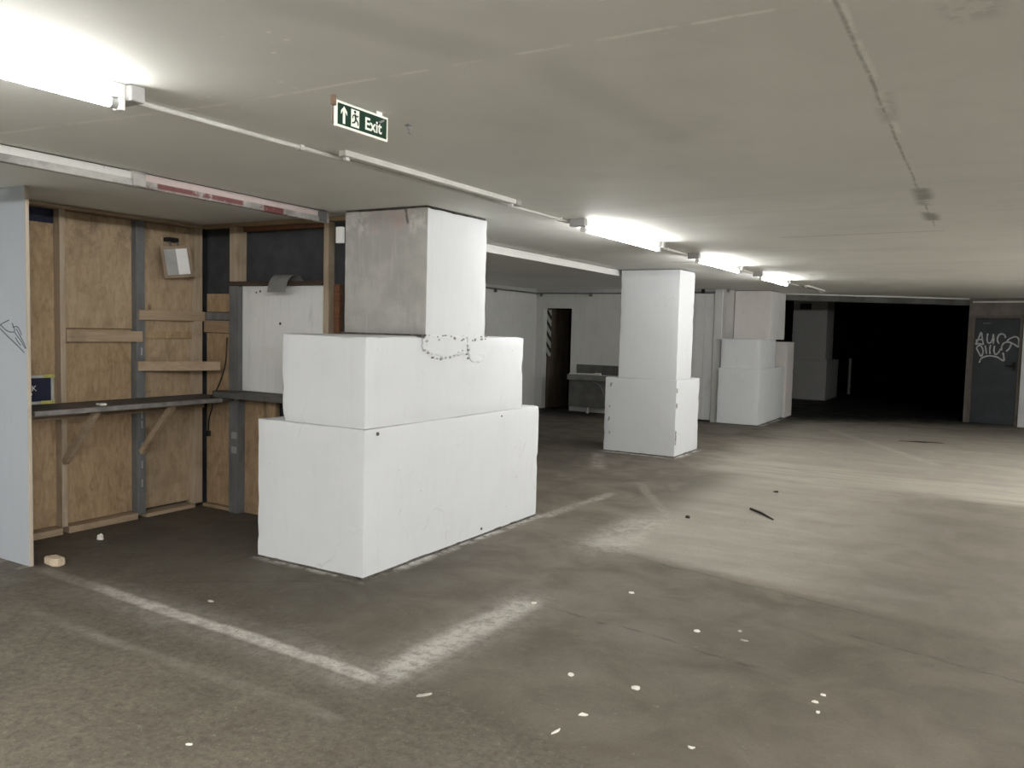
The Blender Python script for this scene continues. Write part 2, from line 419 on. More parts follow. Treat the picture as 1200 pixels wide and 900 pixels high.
M['stainless'] = plain('dull stainless steel', (0.20, 0.20, 0.195), 0.4, 0.15, 5, 0.35)
M['darkstain'] = plain('dirty steel skirt', (0.115, 0.115, 0.11), 0.55, 0.2, 5, 0.2)
M['doorgrey'] = plain('slate grey door paint', (0.050, 0.056, 0.063), 0.5, 0.12, 4)
M['frame'] = timber('brown door frame', (0.17, 0.145, 0.125), (0.125, 0.105, 0.09))
M['endwall'] = plain('brown-grey render', (0.17, 0.15, 0.132), 0.85, 0.2, 4, 0, (1, 1, 1), 0.2)
M['hall'] = plain('near-black painted darkness', (0.010, 0.010, 0.012), 0.9, 0.3, 3)  # darkness of the unlit hall and closet put into the colour
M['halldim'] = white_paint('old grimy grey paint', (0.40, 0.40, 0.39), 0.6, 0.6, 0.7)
M['beamdark'] = plain('dark grey beam paint', (0.10, 0.10, 0.095), 0.8, 0.25, 4)
M['brownleaf'] = plain('brown door leaf', (0.11, 0.085, 0.065), 0.6, 0.25, 3, 0, (3, 3, 0.5))
M['slatdoor'] = white_paint('white boarded door', (0.62, 0.63, 0.63), 0.5, 0.6, 0.8)
M['vinyl'] = plain('grey vinyl offcut', (0.22, 0.22, 0.215), 0.55, 0.1, 10)

def emitter(name, col, strength):
    m = bpy.data.materials.new(name); m.use_nodes = True
    b = m.node_tree.nodes['Principled BSDF']
    b.inputs['Base Color'].default_value = (0.8, 0.8, 0.8, 1)
    b.inputs['Emission Color'].default_value = (*col, 1)
    b.inputs['Emission Strength'].default_value = strength
    return m
M['tube'] = emitter('lit fluorescent tube', (1.0, 0.985, 0.955), 88)
M['fill_tube'] = emitter('added fill tube', (1.0, 0.985, 0.955), 370)  # stronger glow for the fill battens added out of view

def beam_material(name, red):
    b = NB(name, 0.7)
    n = b.noise(5, 5, 0.65, (1, 0.6, 1)); n2 = b.noise(16, 5, 0.7); n3 = b.noise(2.5, 3, 0.6, (1, 1, 1))
    col = b.mix(b.ss(n, 0.35, 0.62), (0.26, 0.26, 0.245), (0.52, 0.515, 0.495))
    col = b.mix(b.mul(b.ss(n2, 0.55, 0.7), 0.4), col, (0.22, 0.215, 0.20))
    if red:
        rm = b.mul(b.rect(2.98, 3.62, -0.078, -0.046, 0.008, b.y, b.z), b.ss(b.add(b.mul(n3, 0.5), b.mul(n2, 0.5)), 0.36, 0.46))
        rm = b.mx(rm, b.mul(b.rect(3.80, 3.98, -0.09, -0.03, 0.008, b.y, b.z), b.ss(n2, 0.3, 0.45)))
        rm = b.mx(rm, b.mul(b.rect(2.8, 4.2, -0.09, -0.03, 0.01, b.y, b.z), b.mul(b.ss(n2, 0.50, 0.62), 0.6)))
        col = b.mix(b.mul(rm, 0.9), col, (0.16, 0.035, 0.038))
    b.bump(n2, 0.3, 0.005)
    return b.done(col)
M['beam'] = beam_material('flaking grey-white steel paint', False)
M['beamred'] = beam_material('flaking paint with red oxide', True)
M['beampink'] = white_paint('pink-stained beam paint', (0.62, 0.53, 0.52), 0.6, 0.8, 0.6)
M['beamwhite'] = white_paint('white beam paint', (0.70, 0.70, 0.68), 0.4, 0.8, 0.4)

def shaft_front_material():
    b = NB('unpainted shaft face', 0.85)
    n = b.noise(3, 5, 0.6, (8, 8, 0.7)); n2 = b.noise(4, 5, 0.6); n3 = b.noise(16, 5, 0.7)
    col = b.mix(b.ss(n2, 0.35, 0.68), (0.40, 0.395, 0.375), (0.50, 0.495, 0.47))
    col = b.mix(b.mul(b.ss(n, 0.5, 0.72), 0.5), col, (0.58, 0.575, 0.56))
    top = b.ss(b.z, 2.18, 2.26)
    col = b.mix(b.mul(top, b.mul(b.ss(n3, 0.45, 0.6), 0.6)), col, (0.66, 0.65, 0.62))
    red = b.mul(b.rect(-3.82, -3.48, 2.23, 2.37, 0.05, b.x, b.z), b.ss(n3, 0.42, 0.58))
    col = b.mix(b.mul(red, 0.42), col, (0.30, 0.10, 0.09))
    rl = b.mul(b.seg((-3.50, 2.375), (-3.475, 2.27), 0.004, 0.012, None, b.x, b.z), b.ss(n3, 0.3, 0.45))
    col = b.mix(b.mul(rl, 0.7), col, (0.10, 0.03, 0.03))
    low = b.ss(b.z, 1.60, 1.52)
    col = b.mix(b.mul(low, 0.35), col, (0.25, 0.245, 0.23))
    b.bump(b.add(n3, n), 0.3, 0.006)
    return b.done(col)
M['shaftfront'] = shaft_front_material()

# ------------------------------------------------------------------ setting
def structure(o): return tag(o, kind='structure')

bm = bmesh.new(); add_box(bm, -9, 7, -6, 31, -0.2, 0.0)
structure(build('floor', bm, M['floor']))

def slab(name, pts, z0, z1, m):
    bm = bmesh.new(); add_prism(bm, pts, z0, z1); return structure(build(name, bm, m))
A = Vector((-3.6, 16.1)); B = Vector((-0.50, 18.2))      # line of the downstand at the end of the lit hall
slab('ceiling', [(-9, -6), (7, -6), (7, 19.0), (-0.5, 19.0), (B.x, B.y + 0.25), (A.x, A.y + 0.25), (-9, 16.35)], CZ, CZ + 0.2, M['ceil'])
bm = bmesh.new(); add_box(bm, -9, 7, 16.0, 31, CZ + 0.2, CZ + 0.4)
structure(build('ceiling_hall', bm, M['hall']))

def wall(name, x0, x1, y0, y1, m, z1=CZ):
    bm = bmesh.new(); add_box(bm, x0, x1, y0, y1, 0, z1); return structure(build(name, bm, m))
wall('wall_left', -7.2, -7.0, -6, 2.87, M['oldwhite'])
wall('wall_rear', -7.2, 7, -6.2, -6, M['oldwhite'])
wall('wall_right', 6.4, 6.6, -6, 17.9, M['oldwhite'])
wall('wall_side', -8.25, -8.03, 4.9, 14.5, M['oldwhite'])
wall('wall_partition', -8.03, -5.99, 4.9, 5.0, M['oldwhite'])
# back room wall with a doorway, ending at the sliding door
bm = bmesh.new()
DY = 14.5
add_box(bm, -8.25, -7.88, DY, DY + 0.15, 0, CZ)
add_box(bm, -7.88, -7.24, DY, DY + 0.15, 2.01, CZ)
add_box(bm, -7.24, -5.30, DY, DY + 0.15, 0, CZ)
add_box(bm, -5.30, -4.20, DY + 0.06, DY + 0.15, 2.33, CZ)
structure(build('wall_back', bm, M['oldwhite']))
bm = bmesh.new()
add_box(bm, -4.40, -4.26, DY - 0.02, DY + 0.1, 0, CZ - 0.01, 0.004)
add_box(bm, -5.42, -5.30, DY - 0.02, DY + 0.1, 0, CZ - 0.01, 0.004)
structure(build('trim_2', bm, M['oldwhite']))
wall('wall_return', -4.26, -4.20, 14.52, 16.3, M['greywash'])
# closet behind the doorway
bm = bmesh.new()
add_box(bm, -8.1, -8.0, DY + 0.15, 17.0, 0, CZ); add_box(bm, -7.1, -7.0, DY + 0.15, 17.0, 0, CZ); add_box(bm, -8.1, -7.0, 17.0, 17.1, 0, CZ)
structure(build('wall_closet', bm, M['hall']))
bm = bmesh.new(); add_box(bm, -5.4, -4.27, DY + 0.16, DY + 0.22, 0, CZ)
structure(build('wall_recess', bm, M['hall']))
# unlit hall beyond
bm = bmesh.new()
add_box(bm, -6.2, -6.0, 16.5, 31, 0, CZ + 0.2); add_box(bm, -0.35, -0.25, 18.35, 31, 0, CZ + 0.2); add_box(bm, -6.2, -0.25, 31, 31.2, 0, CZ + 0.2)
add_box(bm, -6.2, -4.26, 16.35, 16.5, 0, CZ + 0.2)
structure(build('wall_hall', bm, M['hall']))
# downstand beam
bm = bmesh.new()
d = (B - A).normalized(); n = Vector((-d.y, d.x))
pts = [A, B + d * 0.12, B + d * 0.12 + n * 0.3, A + n * 0.3]
add_prism(bm, [(p.x, p.y) for p in pts], 2.255, CZ + 0.001)
structure(build('trim_1', bm, M['beamdark']))
bm = bmesh.new()
pts = [A - n * 0.012, B - n * 0.012, B, A]
add_prism(bm, [(p.x, p.y) for p in pts], CZ - 0.022, CZ)
structure(build('trim_3', bm, M['conduit']))

# ---- end wall with the grey metal door (local x runs along the wall)
EA = math.atan2(-0.288, 0.957)
def endobj(name, bm, m, parent=None):
    o = build(name, bm, m, parent)
    if parent is None:
        o.location = (-0.535, 18.14, 0); o.rotation_euler = (0, 0, EA)
    return o
bm = bmesh.new()
add_box(bm, 0.0, 0.065, 0, 0.2, 0, CZ)
add_box(bm, 0.065, 0.93, 0, 0.2, 2.06, CZ)
add_box(bm, 0.93, 8.0, 0, 0.2, 0, CZ)
structure(endobj('wall_end', bm, M['endwall']))
door = empty('door_3', (-0.535, 18.14, 0), EA); structure(door)
bm = bmesh.new()
add_box(bm, 0.065, 0.115, -0.012, 0.14, 0, 2.06, 0.004); add_box(bm, 0.885, 0.93, -0.012, 0.14, 0, 2.06, 0.004); add_box(bm, 0.115, 0.885, -0.012, 0.14, 2.01, 2.06, 0.004)
build('door_frame', bm, M['frame'], door)
bm = bmesh.new(); add_box(bm, 0.118, 0.882, 0.02, 0.065, 0.008, 2.006, 0.003)
build('door_leaf', bm, M['doorgrey'], door)
bm = bmesh.new(); add_box(bm, 0.79, 0.85, 0.005, 0.02, 1.04, 1.20, 0.003)
add_tube(bm, [(0.82, 0.01, 1.12), (0.82, -0.045, 1.12), (0.70, -0.045, 1.12)], 0.012, 8)
build('door_handle', bm, M['black_plastic'], door)
bm = bmesh.new()
GM = Matrix.Translation((0, 0.0195, 0)) @ Matrix.Rotation(math.radians(90), 4, 'X')
def gp(p):   # crop pixel of the tag -> door plane
    px = 1130 + p[0] / 11.26; py = 360 + p[1] / 11.26
    X = -0.424 + (px - 1142) * 0.01465
    return ((X + 0.535) / 0.957, 1.759 - (py - 388) * 0.01552)
for st in ([(150, 500), (185, 420), (215, 330), (235, 420), (255, 500)], [(150, 445), (190, 430), (235, 430)], [(150, 500), (200, 485), (245, 500)],
           [(300, 345), (295, 420), (310, 470), (340, 470), (365, 420), (370, 350)], [(370, 355), (380, 420), (375, 485)],
           [(450, 480), (425, 430), (440, 365), (480, 345), (520, 370), (520, 400)], [(545, 440), (590, 400), (650, 380), (685, 410), (690, 470), (685, 515), (640, 485), (570, 455), (510, 470), (485, 520), (485, 570)],
           [(165, 545), (200, 610), (235, 660), (255, 600), (240, 540), (200, 510), (165, 545)], [(275, 510), (290, 570), (300, 625)],
           [(345, 500), (338, 560), (345, 625)], [(395, 510), (392, 580), (415, 628), (450, 600), (470, 550)], [(600, 480), (580, 540), (545, 580)],
           [(215, 750), (235, 695), (290, 660), (360, 650), (440, 665), (520, 710), (515, 640), (505, 600)]):
    add_ribbon(bm, [gp(p) for p in st], 0.026, GM)
tag(build('graffiti_tag', bm, M['spray'], door), 'silver sprayed graffiti tag in two rows')
bm = bmesh.new()
for x in (0.255, 0.285, 0.315, 0.35): add_box(bm, x, x + 0.022, 0.018, 0.0205, 1.90, 1.925)
build('worn_lettering', bm, M['greyplastic'], door)
bm = bmesh.new(); add_box(bm, 0.06, 1.2, -0.03, 0.0, 2.30, 2.33, 0.004)
o = endobj('trim_4', bm, M['conduit']); structure(o)
bm = bmesh.new(); add_box(bm, 0.955, 1.9, -0.06, 0.0, 0, CZ, 0.006)
structure(endobj('wall_stub', bm, M['white']))

# ---- doorway with a brown leaf standing open, hazard tape on the jamb
d1 = empty('door_1', (-7.88, DY, 0)); structure(d1)
bm = bmesh.new(); add_box(bm, 0.0, 0.022, -0.005, 0.155, 0, 2.01); build('door_jamb', bm, M['oldwhite'], d1)
bm = bmesh.new(); add_box(bm, 0, 0.045, 0.0, 0.62, 0.01, 2.0, 0.003, M=Matrix.Translation((0.03, 0.16, 0)) @ Matrix.Rotation(math.radians(-13), 4, 'Z'))
build('door_leaf', bm, M['brownleaf'], d1)
def hazard_material():
    b = NB('black and white hazard tape', 0.5)
    v = b.math('FRACT', b.mul(b.add(b.z, b.mul(b.x, 1.6)), 4.6))
    return b.done(b.mix(b.math('GREATER_THAN', v, 0.42), (0.02, 0.02, 0.02), (0.42, 0.42, 0.40)))
M['hazard'] = hazard_material()
bm = bmesh.new(); add_box(bm, 0.024, 0.115, 0.135, 0.158, 1.05, 1.98); build('hazard_strip', bm, M['hazard'], d1)

# ---- white boarded sliding door
d2 = empty('door_2', (-4.82, DY, 0)); structure(d2)
bm = bmesh.new()
for k in range(5): add_box(bm, -0.46 + k * 0.175, -0.46 + k * 0.175 + 0.172, 0.0, 0.04, 0.03, 2.30, 0.004)
build('door_leaf', bm, M['slatdoor'], d2)
bm = bmesh.new(); add_box(bm, -0.5, 0.42, -0.035, 0.05, 2.305, 2.335, 0.003); build('door_track', bm, M['stainless'], d2)
bm = bmesh.new(); add_box(bm, 0.18, 0.24, -0.06, -0.035, 2.30, 2.375, 0.003); add_box(bm, -0.30, -0.24, -0.06, -0.035, 2.30, 2.375, 0.003)
build('track_hanger', bm, M['black_plastic'], d2)

# ------------------------------------------------------------------ columns
def column(label, low, mid, shaft, seed, mats=None):
    x0, x1, y0, y1, _, _ = low
    root = empty('concrete_column', ((x0 + x1) / 2, (y0 + y1) / 2, 0))
    tag(root, label, 'column')
    def part(name, dims, m, sd, **k):
        a = list(dims)
        a[0] -= root.location.x; a[1] -= root.location.x; a[2] -= root.location.y; a[3] -= root.location.y
        return rough_box(name, *a, m, root, sd, **k)
    mats = mats or (M['white'], M['white'], M['white'])
    lw = list(low); lw[4] = 0.016
    part('base_block', lw, mats[0], seed)
    gap = (low[0] + .006, low[1] - .006, low[2] + .006, low[3] - .006, 0.0, 0.018)
    bm = bmesh.new(); add_box(bm, gap[0] - root.location.x, gap[1] - root.location.x, gap[2] - root.location.y, gap[3] - root.location.y, 0.0, 0.018)
    build('base_joint', bm, M['mortar'], root)
    if mid: part('middle_block', mid, mats[1], seed + 1, chip=0.014, rnd=0.012)
    s = part('shaft', shaft, mats[2] if not isinstance(mats[2], tuple) else list(mats[2]), seed + 2, face_mat={'-y': 1} if isinstance(mats[2], tuple) else None)
    return root

# the shaft front material is laid out in world coordinates: shift the column's local z/x through the object origin
c1 = column('nearest white stepped column, beside the plywood bay, with patched plaster under its shaft',
            (-4.24, -3.31, 3.85, 6.07, 0, 0.942), (-4.03, -3.313, 3.856, 5.80, 0.942, 1.515),
            (-4.035, -3.309, 4.455, 5.192, 1.515, CZ - 0.012), 1)
sh = [o for o in c1.children if o.name.startswith('shaft')][0]
# grey unpainted face towards the bay
sh.data.materials.append(M['shaftfront'])
for p in sh.data.polygons:
    if p.normal.y < -0.8: p.material_index = 1
def shift_nodes(m, off):
    # material was written in world coordinates; the object sits at 'off'
    t = m.node_tree
    tc = [n for n in t.nodes if n.type == 'TEX_COORD'][0]
    mp = t.nodes.new('ShaderNodeMapping'); mp.inputs['Location'].default_value = off
    outs = [l for l in t.links if l.from_node == tc]
    tgt = [l.to_socket for l in outs]
    for l in outs: t.links.remove(l)
    t.links.new(tc.outputs['Object'], mp.inputs['Vector'])
    for s_ in tgt: t.links.new(mp.outputs[0], s_)
shift_nodes(M['shaftfront'], (c1.location.x, c1.location.y, 0))
ox, oy = c1.location.x, c1.location.y
# rough plaster patch dragged over the joint, mortar bed, crack lines
bm = bmesh.new()
MX = Matrix.Translation((-3.309 - ox, 0, 0)) @ Matrix(((0, 0, 1, 0), (1, 0, 0, 0), (0, 1, 0, 0), (0, 0, 0, 1)))   # (u,v,w) -> (w, y, z)
def blob(pts, h):
    random.seed(3)
    ring = []
    for i in range(len(pts)):
        a = Vector(pts[i]); b_ = Vector(pts[(i + 1) % len(pts)])
        for k in range(5):
            t = k / 5; q = a.lerp(b_, t); ring.append((q.x + random.uniform(-.006, .006), q.y + random.uniform(-.006, .006)))
    cx = sum(p[0] for p in ring) / len(ring); cy = sum(p[1] for p in ring) / len(ring)
    v0 = [bm.verts.new(MX @ Vector((p[0], p[1], -0.004))) for p in ring]
    v1 = [bm.verts.new(MX @ Vector((p[0], p[1], h * random.uniform(.7, 1.1)))) for p in ring]
    v2 = [bm.verts.new(MX @ Vector((cx + (p[0] - cx) * .85, cy + (p[1] - cy) * .85, h * random.uniform(1.0, 1.5)))) for p in ring]
    n = len(ring)
    for i in range(n):
        j = (i + 1) % n
        bm.faces.new((v0[i], v0[j], v1[j], v1[i])); bm.faces.new((v1[i], v1[j], v2[j], v2[i]))
    bm.faces.new(v2)
Y = lambda px: 4.44 + (px - 497) * 0.0104          # along the face, from the photo's spacing
blob([(4.42 - oy, 1.50), (4.42 - oy, 1.43), (4.50 - oy, 1.405), (4.58 - oy, 1.385), (4.70 - oy, 1.36), (4.80 - oy, 1.375), (4.92 - oy, 1.395), (4.945 - oy, 1.44), (4.94 - oy, 1.52), (4.80 - oy, 1.525), (4.65 - oy, 1.515), (4.5 - oy, 1.53)], 0.007)
blob([(4.955 - oy, 1.52), (4.955 - oy, 1.43), (4.99 - oy, 1.36), (5.03 - oy, 1.325), (5.18 - oy, 1.335), (5.22 - oy, 1.40), (5.19 - oy, 1.515), (5.08 - oy, 1.53)], 0.005)
build('plaster_patch', bm, M['white'], c1)
bm = bmesh.new()
random.seed(11)
for k in range(34):   # pits and open cracks along the patch
    if k < 20: y = random.uniform(4.43, 5.2); z = 1.505 + random.uniform(-.022, .018)
    elif k < 30: y = 4.43 + (k - 20) * .05; z = 1.42 - (0.06 * math.sin((k - 20) / 9 * 3.1)) + random.uniform(-.01, .01)
    else: y = 4.945 + random.uniform(0, .03); z = 1.36 + (k - 30) * .03
    r = random.uniform(.004, .010)
    add_prism(bm, [(y - oy + r * random.uniform(.7, 1.9) * math.cos(a), z + r * math.sin(a)) for a in [i * math.pi / 3 for i in range(6)]], 0.0, 0.0125, MX)
build('plaster_pit', bm, M['pit'], c1)
bm = bmesh.new()
random.seed(5)
pts = []
for i in range(19): pts.append((-4.045 + i * 0.0405, 4.425 + random.uniform(-.02, .015)))
pts += [(-3.316, 4.47), (-4.045, 4.47)]
add_prism(bm, [(p[0] - ox, p[1] - oy) for p in pts], 1.510, 1.528)
build('mortar_bed', bm, M['mortar'], c1)
bm = bmesh.new()
add_box(bm, -4.03 - ox, -3.32 - ox, 4.46 - oy, 5.185 - oy, CZ - 0.014, CZ)
build('mortar_bed', bm, M['mortar'], c1)
bm = bmesh.new()
bm.free()
for (y, z, r) in ((3.97, 0.905, 0.012), (5.46, 0.90, 0.006), (5.2, 0.06, 0.01)):
    bm = bmesh.new(); add_prism(bm, [(y - oy + r * math.cos(a), z + r * math.sin(a)) for a in [i * math.pi / 4 for i in range(8)]], 0.0, 0.006, MX)
    build('drilled_hole', bm, M['mortar'], c1)

c2 = column('second white column from the viewer, with one square base block, right of the back room doorway',
            (-4.445, -3.465, 9.95, 10.88, 0, 0.982), None, (-4.27, -3.478, 9.962, 10.55, 0.982, CZ - 0.008), 11)
ox, oy = c2.location.x, c2.location.y
bm = bmesh.new(); MX = Matrix.Translation((-3.462 - ox, 0, 0)) @ Matrix(((0, 0, 1, 0), (1, 0, 0, 0), (0, 1, 0, 0), (0, 0, 0, 1)))
for k, (y, z) in enumerate(((9.975, .84), (9.97, .86), (9.975, .66), (9.97, .30), (9.98, .27), (9.975, .24), (9.972, .18), (9.975, .32))):
    r = 0.012 + 0.006 * (k % 3)
    add_prism(bm, [(y - oy + r * .8 * math.cos(a), z + r * 1.6 * math.sin(a)) for a in [i * math.pi / 3 for i in range(6)]], -0.004, 0.004, MX)
MXy = Matrix(((1, 0, 0, 0), (0, 0, 1, 9.944 - oy), (0, 1, 0, 0), (0, 0, 0, 1)))
for k, (x, z) in enumerate(((-4.35, .90), (-4.36, .88), (-4.37, .60), (-4.37, .44), (-4.38, .42), (-4.36, .25))):
    r = 0.010 + 0.006 * (k % 2)
    add_prism(bm, [(x - ox + r * .7 * math.cos(a), z + r * 1.6 * math.sin(a)) for a in [i * math.pi / 3 for i in range(6)]], -0.004, 0.004, MXy)
build('chipped_spot', bm, M['pit'], c2)

c3 = column('third and furthest lit white column, stepped, beside the white sliding door',
            (-4.25, -3.53, 14.36, 16.25, 0, 0.99), (-4.235, -3.555, 14.40, 15.62, 0.99, 1.505),
            (-4.19, -3.535, 15.0, 16.15, 1.505, CZ - 0.008), 21, (M['white'], M['white'], M['white2']))
sh = [o for o in c3.children if o.name.startswith('shaft')][0]
sh.data.materials.append(M['pinkwash'])
for p in sh.data.polygons:
    if p.normal.y < -0.8: p.material_index = 1
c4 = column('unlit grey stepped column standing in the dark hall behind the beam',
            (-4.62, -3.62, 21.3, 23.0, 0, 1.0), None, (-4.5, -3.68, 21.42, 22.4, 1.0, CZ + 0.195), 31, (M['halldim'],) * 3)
bm = bmesh.new(); add_box(bm, -0.21, 0.06, -0.755, -0.70, 2.25, 2.39, 0.005); build('vent_grille', bm, M['black_plastic'], c4)
# stub block just past the third column
st = rough_box('concrete_block', -0.35, 0.35, -0.3, 0.3, 0, 1.46, M['pinkwash'], None, 41)
st.location = (-3.85, 16.62, 0)
tag(st, 'narrow pale concrete block behind the third column at the edge of the dark hall', 'block')
bm = bmesh.new(); add_tube(bm, [(0, 0, 0), (0, 0, 1.0)], 0.04, 10)
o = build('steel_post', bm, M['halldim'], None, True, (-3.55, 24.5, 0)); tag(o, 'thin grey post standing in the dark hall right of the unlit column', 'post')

# ------------------------------------------------------------------ steel lintels hung under the soffit
def lintel(label, p, q, m, depth=0.082):
    dv = Vector(q) - Vector(p); L = dv.length
    root = empty('steel_lintel', (p[0], p[1], CZ), math.atan2(dv.y, dv.x) - math.pi / 2)
    tag(root, label, 'lintel')
    return root, L
def lintel_parts(root, L, m, m2, y0=0.0):
    bm = bmesh.new(); add_box(bm, -0.06, 0.004, y0, y0 + L, -0.046, -0.006, 0.002)
    build('upper_flange', bm, m2, root)
    bm = bmesh.new(); add_box(bm, -0.03, 0.012, y0, y0 + L, -0.084, -0.046, 0.003)
    build('web_plate', bm, m, root)
    bm = bmesh.new(); add_box(bm, -0.05, -0.01, y0, y0 + L, -0.006, 0)
    build('packing_strip', bm, M['mortar'], root)
r1, L = lintel('grey-white steel lintel at far left over the plywood bay entrance', (-4.00, 0.2), (-4.09, 2.86), None)
lintel_parts(r1, L, M['beam'], M['beamwhite'])
r2, L = lintel('red-stained steel lintel ending at the nearest column', (-4.09, 2.87), (-4.185, 4.44), None)
lintel_parts(r2, L, M['beamred'], M['beampink'])
shift_nodes(M['beamred'], (0, 2.87, 0))
bm = bmesh.new(); add_box(bm, -0.07, 0.022, -0.05, 0.03, -0.082, 0, 0.004); build('splice_clip', bm, M['beam'], r2)
bm = bmesh.new(); add_box(bm, -0.06, 0.02, L - 0.11, L - 0.03, -0.083, -0.012, 0.003); build('end_bracket', bm, M['steel'], r2)
r3, L = lintel('white painted steel lintel between the first and second columns', (-4.20, 5.2), (-4.33, 10.1), None)
lintel_parts(r3, L, M['beamwhite'], M['beamwhite'])
bm = bmesh.new(); add_box(bm, -0.03, 0.03, -0.015, 0.015, -0.115, 0, 0.004)
o = build('junction_box', bm, M['enamel'], None, False, (-4.075, 4.45, 2.272)); tag(o, 'small pale box fixed beside the nearest column under the red-stained lintel', 'junction box')

# ------------------------------------------------------------------ white hoarding panel, left edge of the photo
pn = empty('partition_panel', (-5.2, 2.87, 0)); tag(pn, 'tall white partition panel with a scribbled tag at the left edge', 'partition panel')
bm = bmesh.new(); add_box(bm, -1.8, -0.012, 0, 0.018, 0.0, CZ - 0.002); build('face_sheet', bm, M['panel'], pn)
bm = bmesh.new(); add_box(bm, -0.0118, 0.0, 0.0, 0.022, 0.0, CZ - 0.004, 0.002)
build('edge_strip', bm, M['paledge'], pn)
bm = bmesh.new()
PM = Matrix(((1, 0, 0, 0), (0, 0, -1, -0.0003), (0, 1, 0, 0), (0, 0, 0, 1)))
def pp(px, py): return (-5.554 + px * 0.00995 + 5.2 + 0.035, 2.405 - (py - 215) * 0.005475)
for s_ in ([(0, 378), (3, 375), (12, 370)], [(2, 376), (10, 383), (18, 383), (16, 375), (15, 374)], [(0, 379), (10, 389), (20, 398), (29, 407)], [(16, 378), (22, 378), (26, 387)],
           [(18, 384), (24, 392), (30, 402)], [(20, 380), (27, 393), (31, 402)], [(19, 390), (22, 395), (25, 399)]):
    add_ribbon(bm, [pp(*p) for p in s_], 0.007, PM)
build('graffiti_tag', bm, M['marker'], pn)

# ------------------------------------------------------------------ plywood stud walls of the bay
XP = -5.88
sw = empty('stud_partition', (XP, 3.8, 0)); tag(sw, 'bare plywood stud wall on the left side of the bay', 'stud wall')
def sp(name, x0, x1, y0, y1, z0, z1, m, bev=0.002, par=None):
    par = par or sw
    bm = bmesh.new(); ox, oy = par.location.x, par.location.y
    add_box(bm, x0 - ox, x1 - ox, y0 - oy, y1 - oy, z0, z1, bev)
    return build(name, bm, m, par)
sp('backing_board', -5.96, -5.93, 2.9, 4.86, 0, CZ, M['black'], 0)
sp('plywood_sheet', -5.93, XP, 2.95, 3.442, 0.055, 2.25, M['ply'])
tag(sp('plywood_sheet', -5.93, XP, 2.95, 3.442, 2.252, 2.35, M['navy']), 'navy painted strip')
sp('plywood_sheet', -5.93, XP + 0.012, 3.484, 4.05, 1.505, 2.35, M['ply2'])
sp('plywood_sheet', -5.93, XP, 3.484, 4.05, 0.055, 1.50, M['ply'])
sp('plywood_sheet', -5.93, XP, 4.125, 4.592, 0.055, 2.35, M['ply2'])
sp('stud', XP - .05, -5.81, 3.442, 3.484, 0.05, 2.352, M['stud'])
o = sp('steel_stud', XP - .05, -5.812, 4.05, 4.125, 0.03, 2.352, M['steel'])
bm = bmesh.new()
for z in (1.30, 1.18, 0.80, 0.72, 0.55, 0.40, 0.25): add_box(bm, -5.813 - sw.location.x, -5.810 - sw.location.x, 4.088 - 3.8, 4.10 - 3.8, z, z + 0.06)
build('paint_drip', bm, M['enamelgrey'], o)
sp('stud', XP - .05, -5.815, 4.592, 4.672, 0.03, 2.352, M['stud'])
sp('top_plate', XP - .05, -5.80, 2.96, 4.70, 2.354, CZ - 0.003, M['stud_h'])
sp('bottom_plate', XP - .05, -5.80, 2.96, 3.441, 0.0, 0.048, M['stud_h'])
sp('bottom_plate', XP - .05, -5.80, 3.486, 4.048, 0.0, 0.048, M['stud_h'])
sp('bottom_plate', XP - .05, -5.80, 4.127, 4.59, 0.0, 0.03, M['stud_h'])
sp('noggin', XP, -5.805, 3.486, 4.10, 1.405, 1.488, M['stud_h'])
sp('noggin', XP, -5.80, 4.068, 4.69, 1.578, 1.658, M['stud_h'])
sp('noggin', XP, -5.845, 4.127, 4.590, 1.432, 1.488, M['ply'])
bm = bmesh.new()
add_box(bm, 0, 0.62, -0.012, 0.012, 1.178, 1.252, 0.002, M=Matrix.Translation((-5.795 - XP, 4.05 - 3.8, 0)) @ Matrix.Rotation(math.atan2(0.555, 0.29), 4, 'Z'))
tag(build('corner_plank', bm, M['stud_h'], sw), 'plank spanning the corner')

YR = 4.68
rw = empty('stud_partition', (-5.0, YR, 0)); tag(rw, 'dark stud wall across the back of the bay holding the white board', 'stud wall')
def rp(name, x0, x1, y0, y1, z0, z1, m, bev=0.002): return sp(name, x0, x1, y0, y1, z0, z1, m, bev, rw)
rp('backing_board', -5.928, -4.045, 4.76, 4.79, 0, CZ, M['black'], 0)
rp('upper_panel', -5.80, -5.445, 4.715, 4.755, 1.815, 2.36, M['black'])
rp('plywood_sheet', -5.80, -5.445, 4.705, 4.745, 1.660, 1.812, M['ply'])
rp('steel_noggin', -5.80, -5.445, 4.69, 4.745, 1.592, 1.656, M['steel'])
rp('noggin', -5.80, -5.445, 4.675, 4.745, 1.487, 1.588, M['stud_x'])
rp('plywood_sheet', -5.80, -5.445, 4.705, 4.745, 0.03, 1.483, M['ply'])
rp('stud', -5.438, -5.338, 4.635, 4.745, 1.88, 2.345, M['stud'])
o = rp('steel_stud', -5.443, -5.333, 4.635, 4.745, 0.0, 1.872, M['steel'])
bm = bmesh.new()
for z in (0.50, 0.62): add_box(bm, -5.41 + 5.0, -5.35 + 5.0, 4.632 - YR, 4.635 - YR, z, z + 0.055, M=Matrix.Rotation(0.0, 4, 'Z'))
build('tape_patch', bm, M['enamelgrey'], o)
rp('upper_panel', -5.33, -4.415, 4.715, 4.755, 1.91, 2.31, M['black'])
rp('top_plate', -5.80, -4.06, 4.66, 4.755, 2.35, CZ - 0.003, M['stud_x'])
rp('top_rail', -5.33, -4.415, 4.68, 4.755, 2.312, 2.347, M['redwood'])
rp('ledge_rail', -5.43, -4.415, 4.605, 4.755, 1.876, 1.906, M['darkwood'])
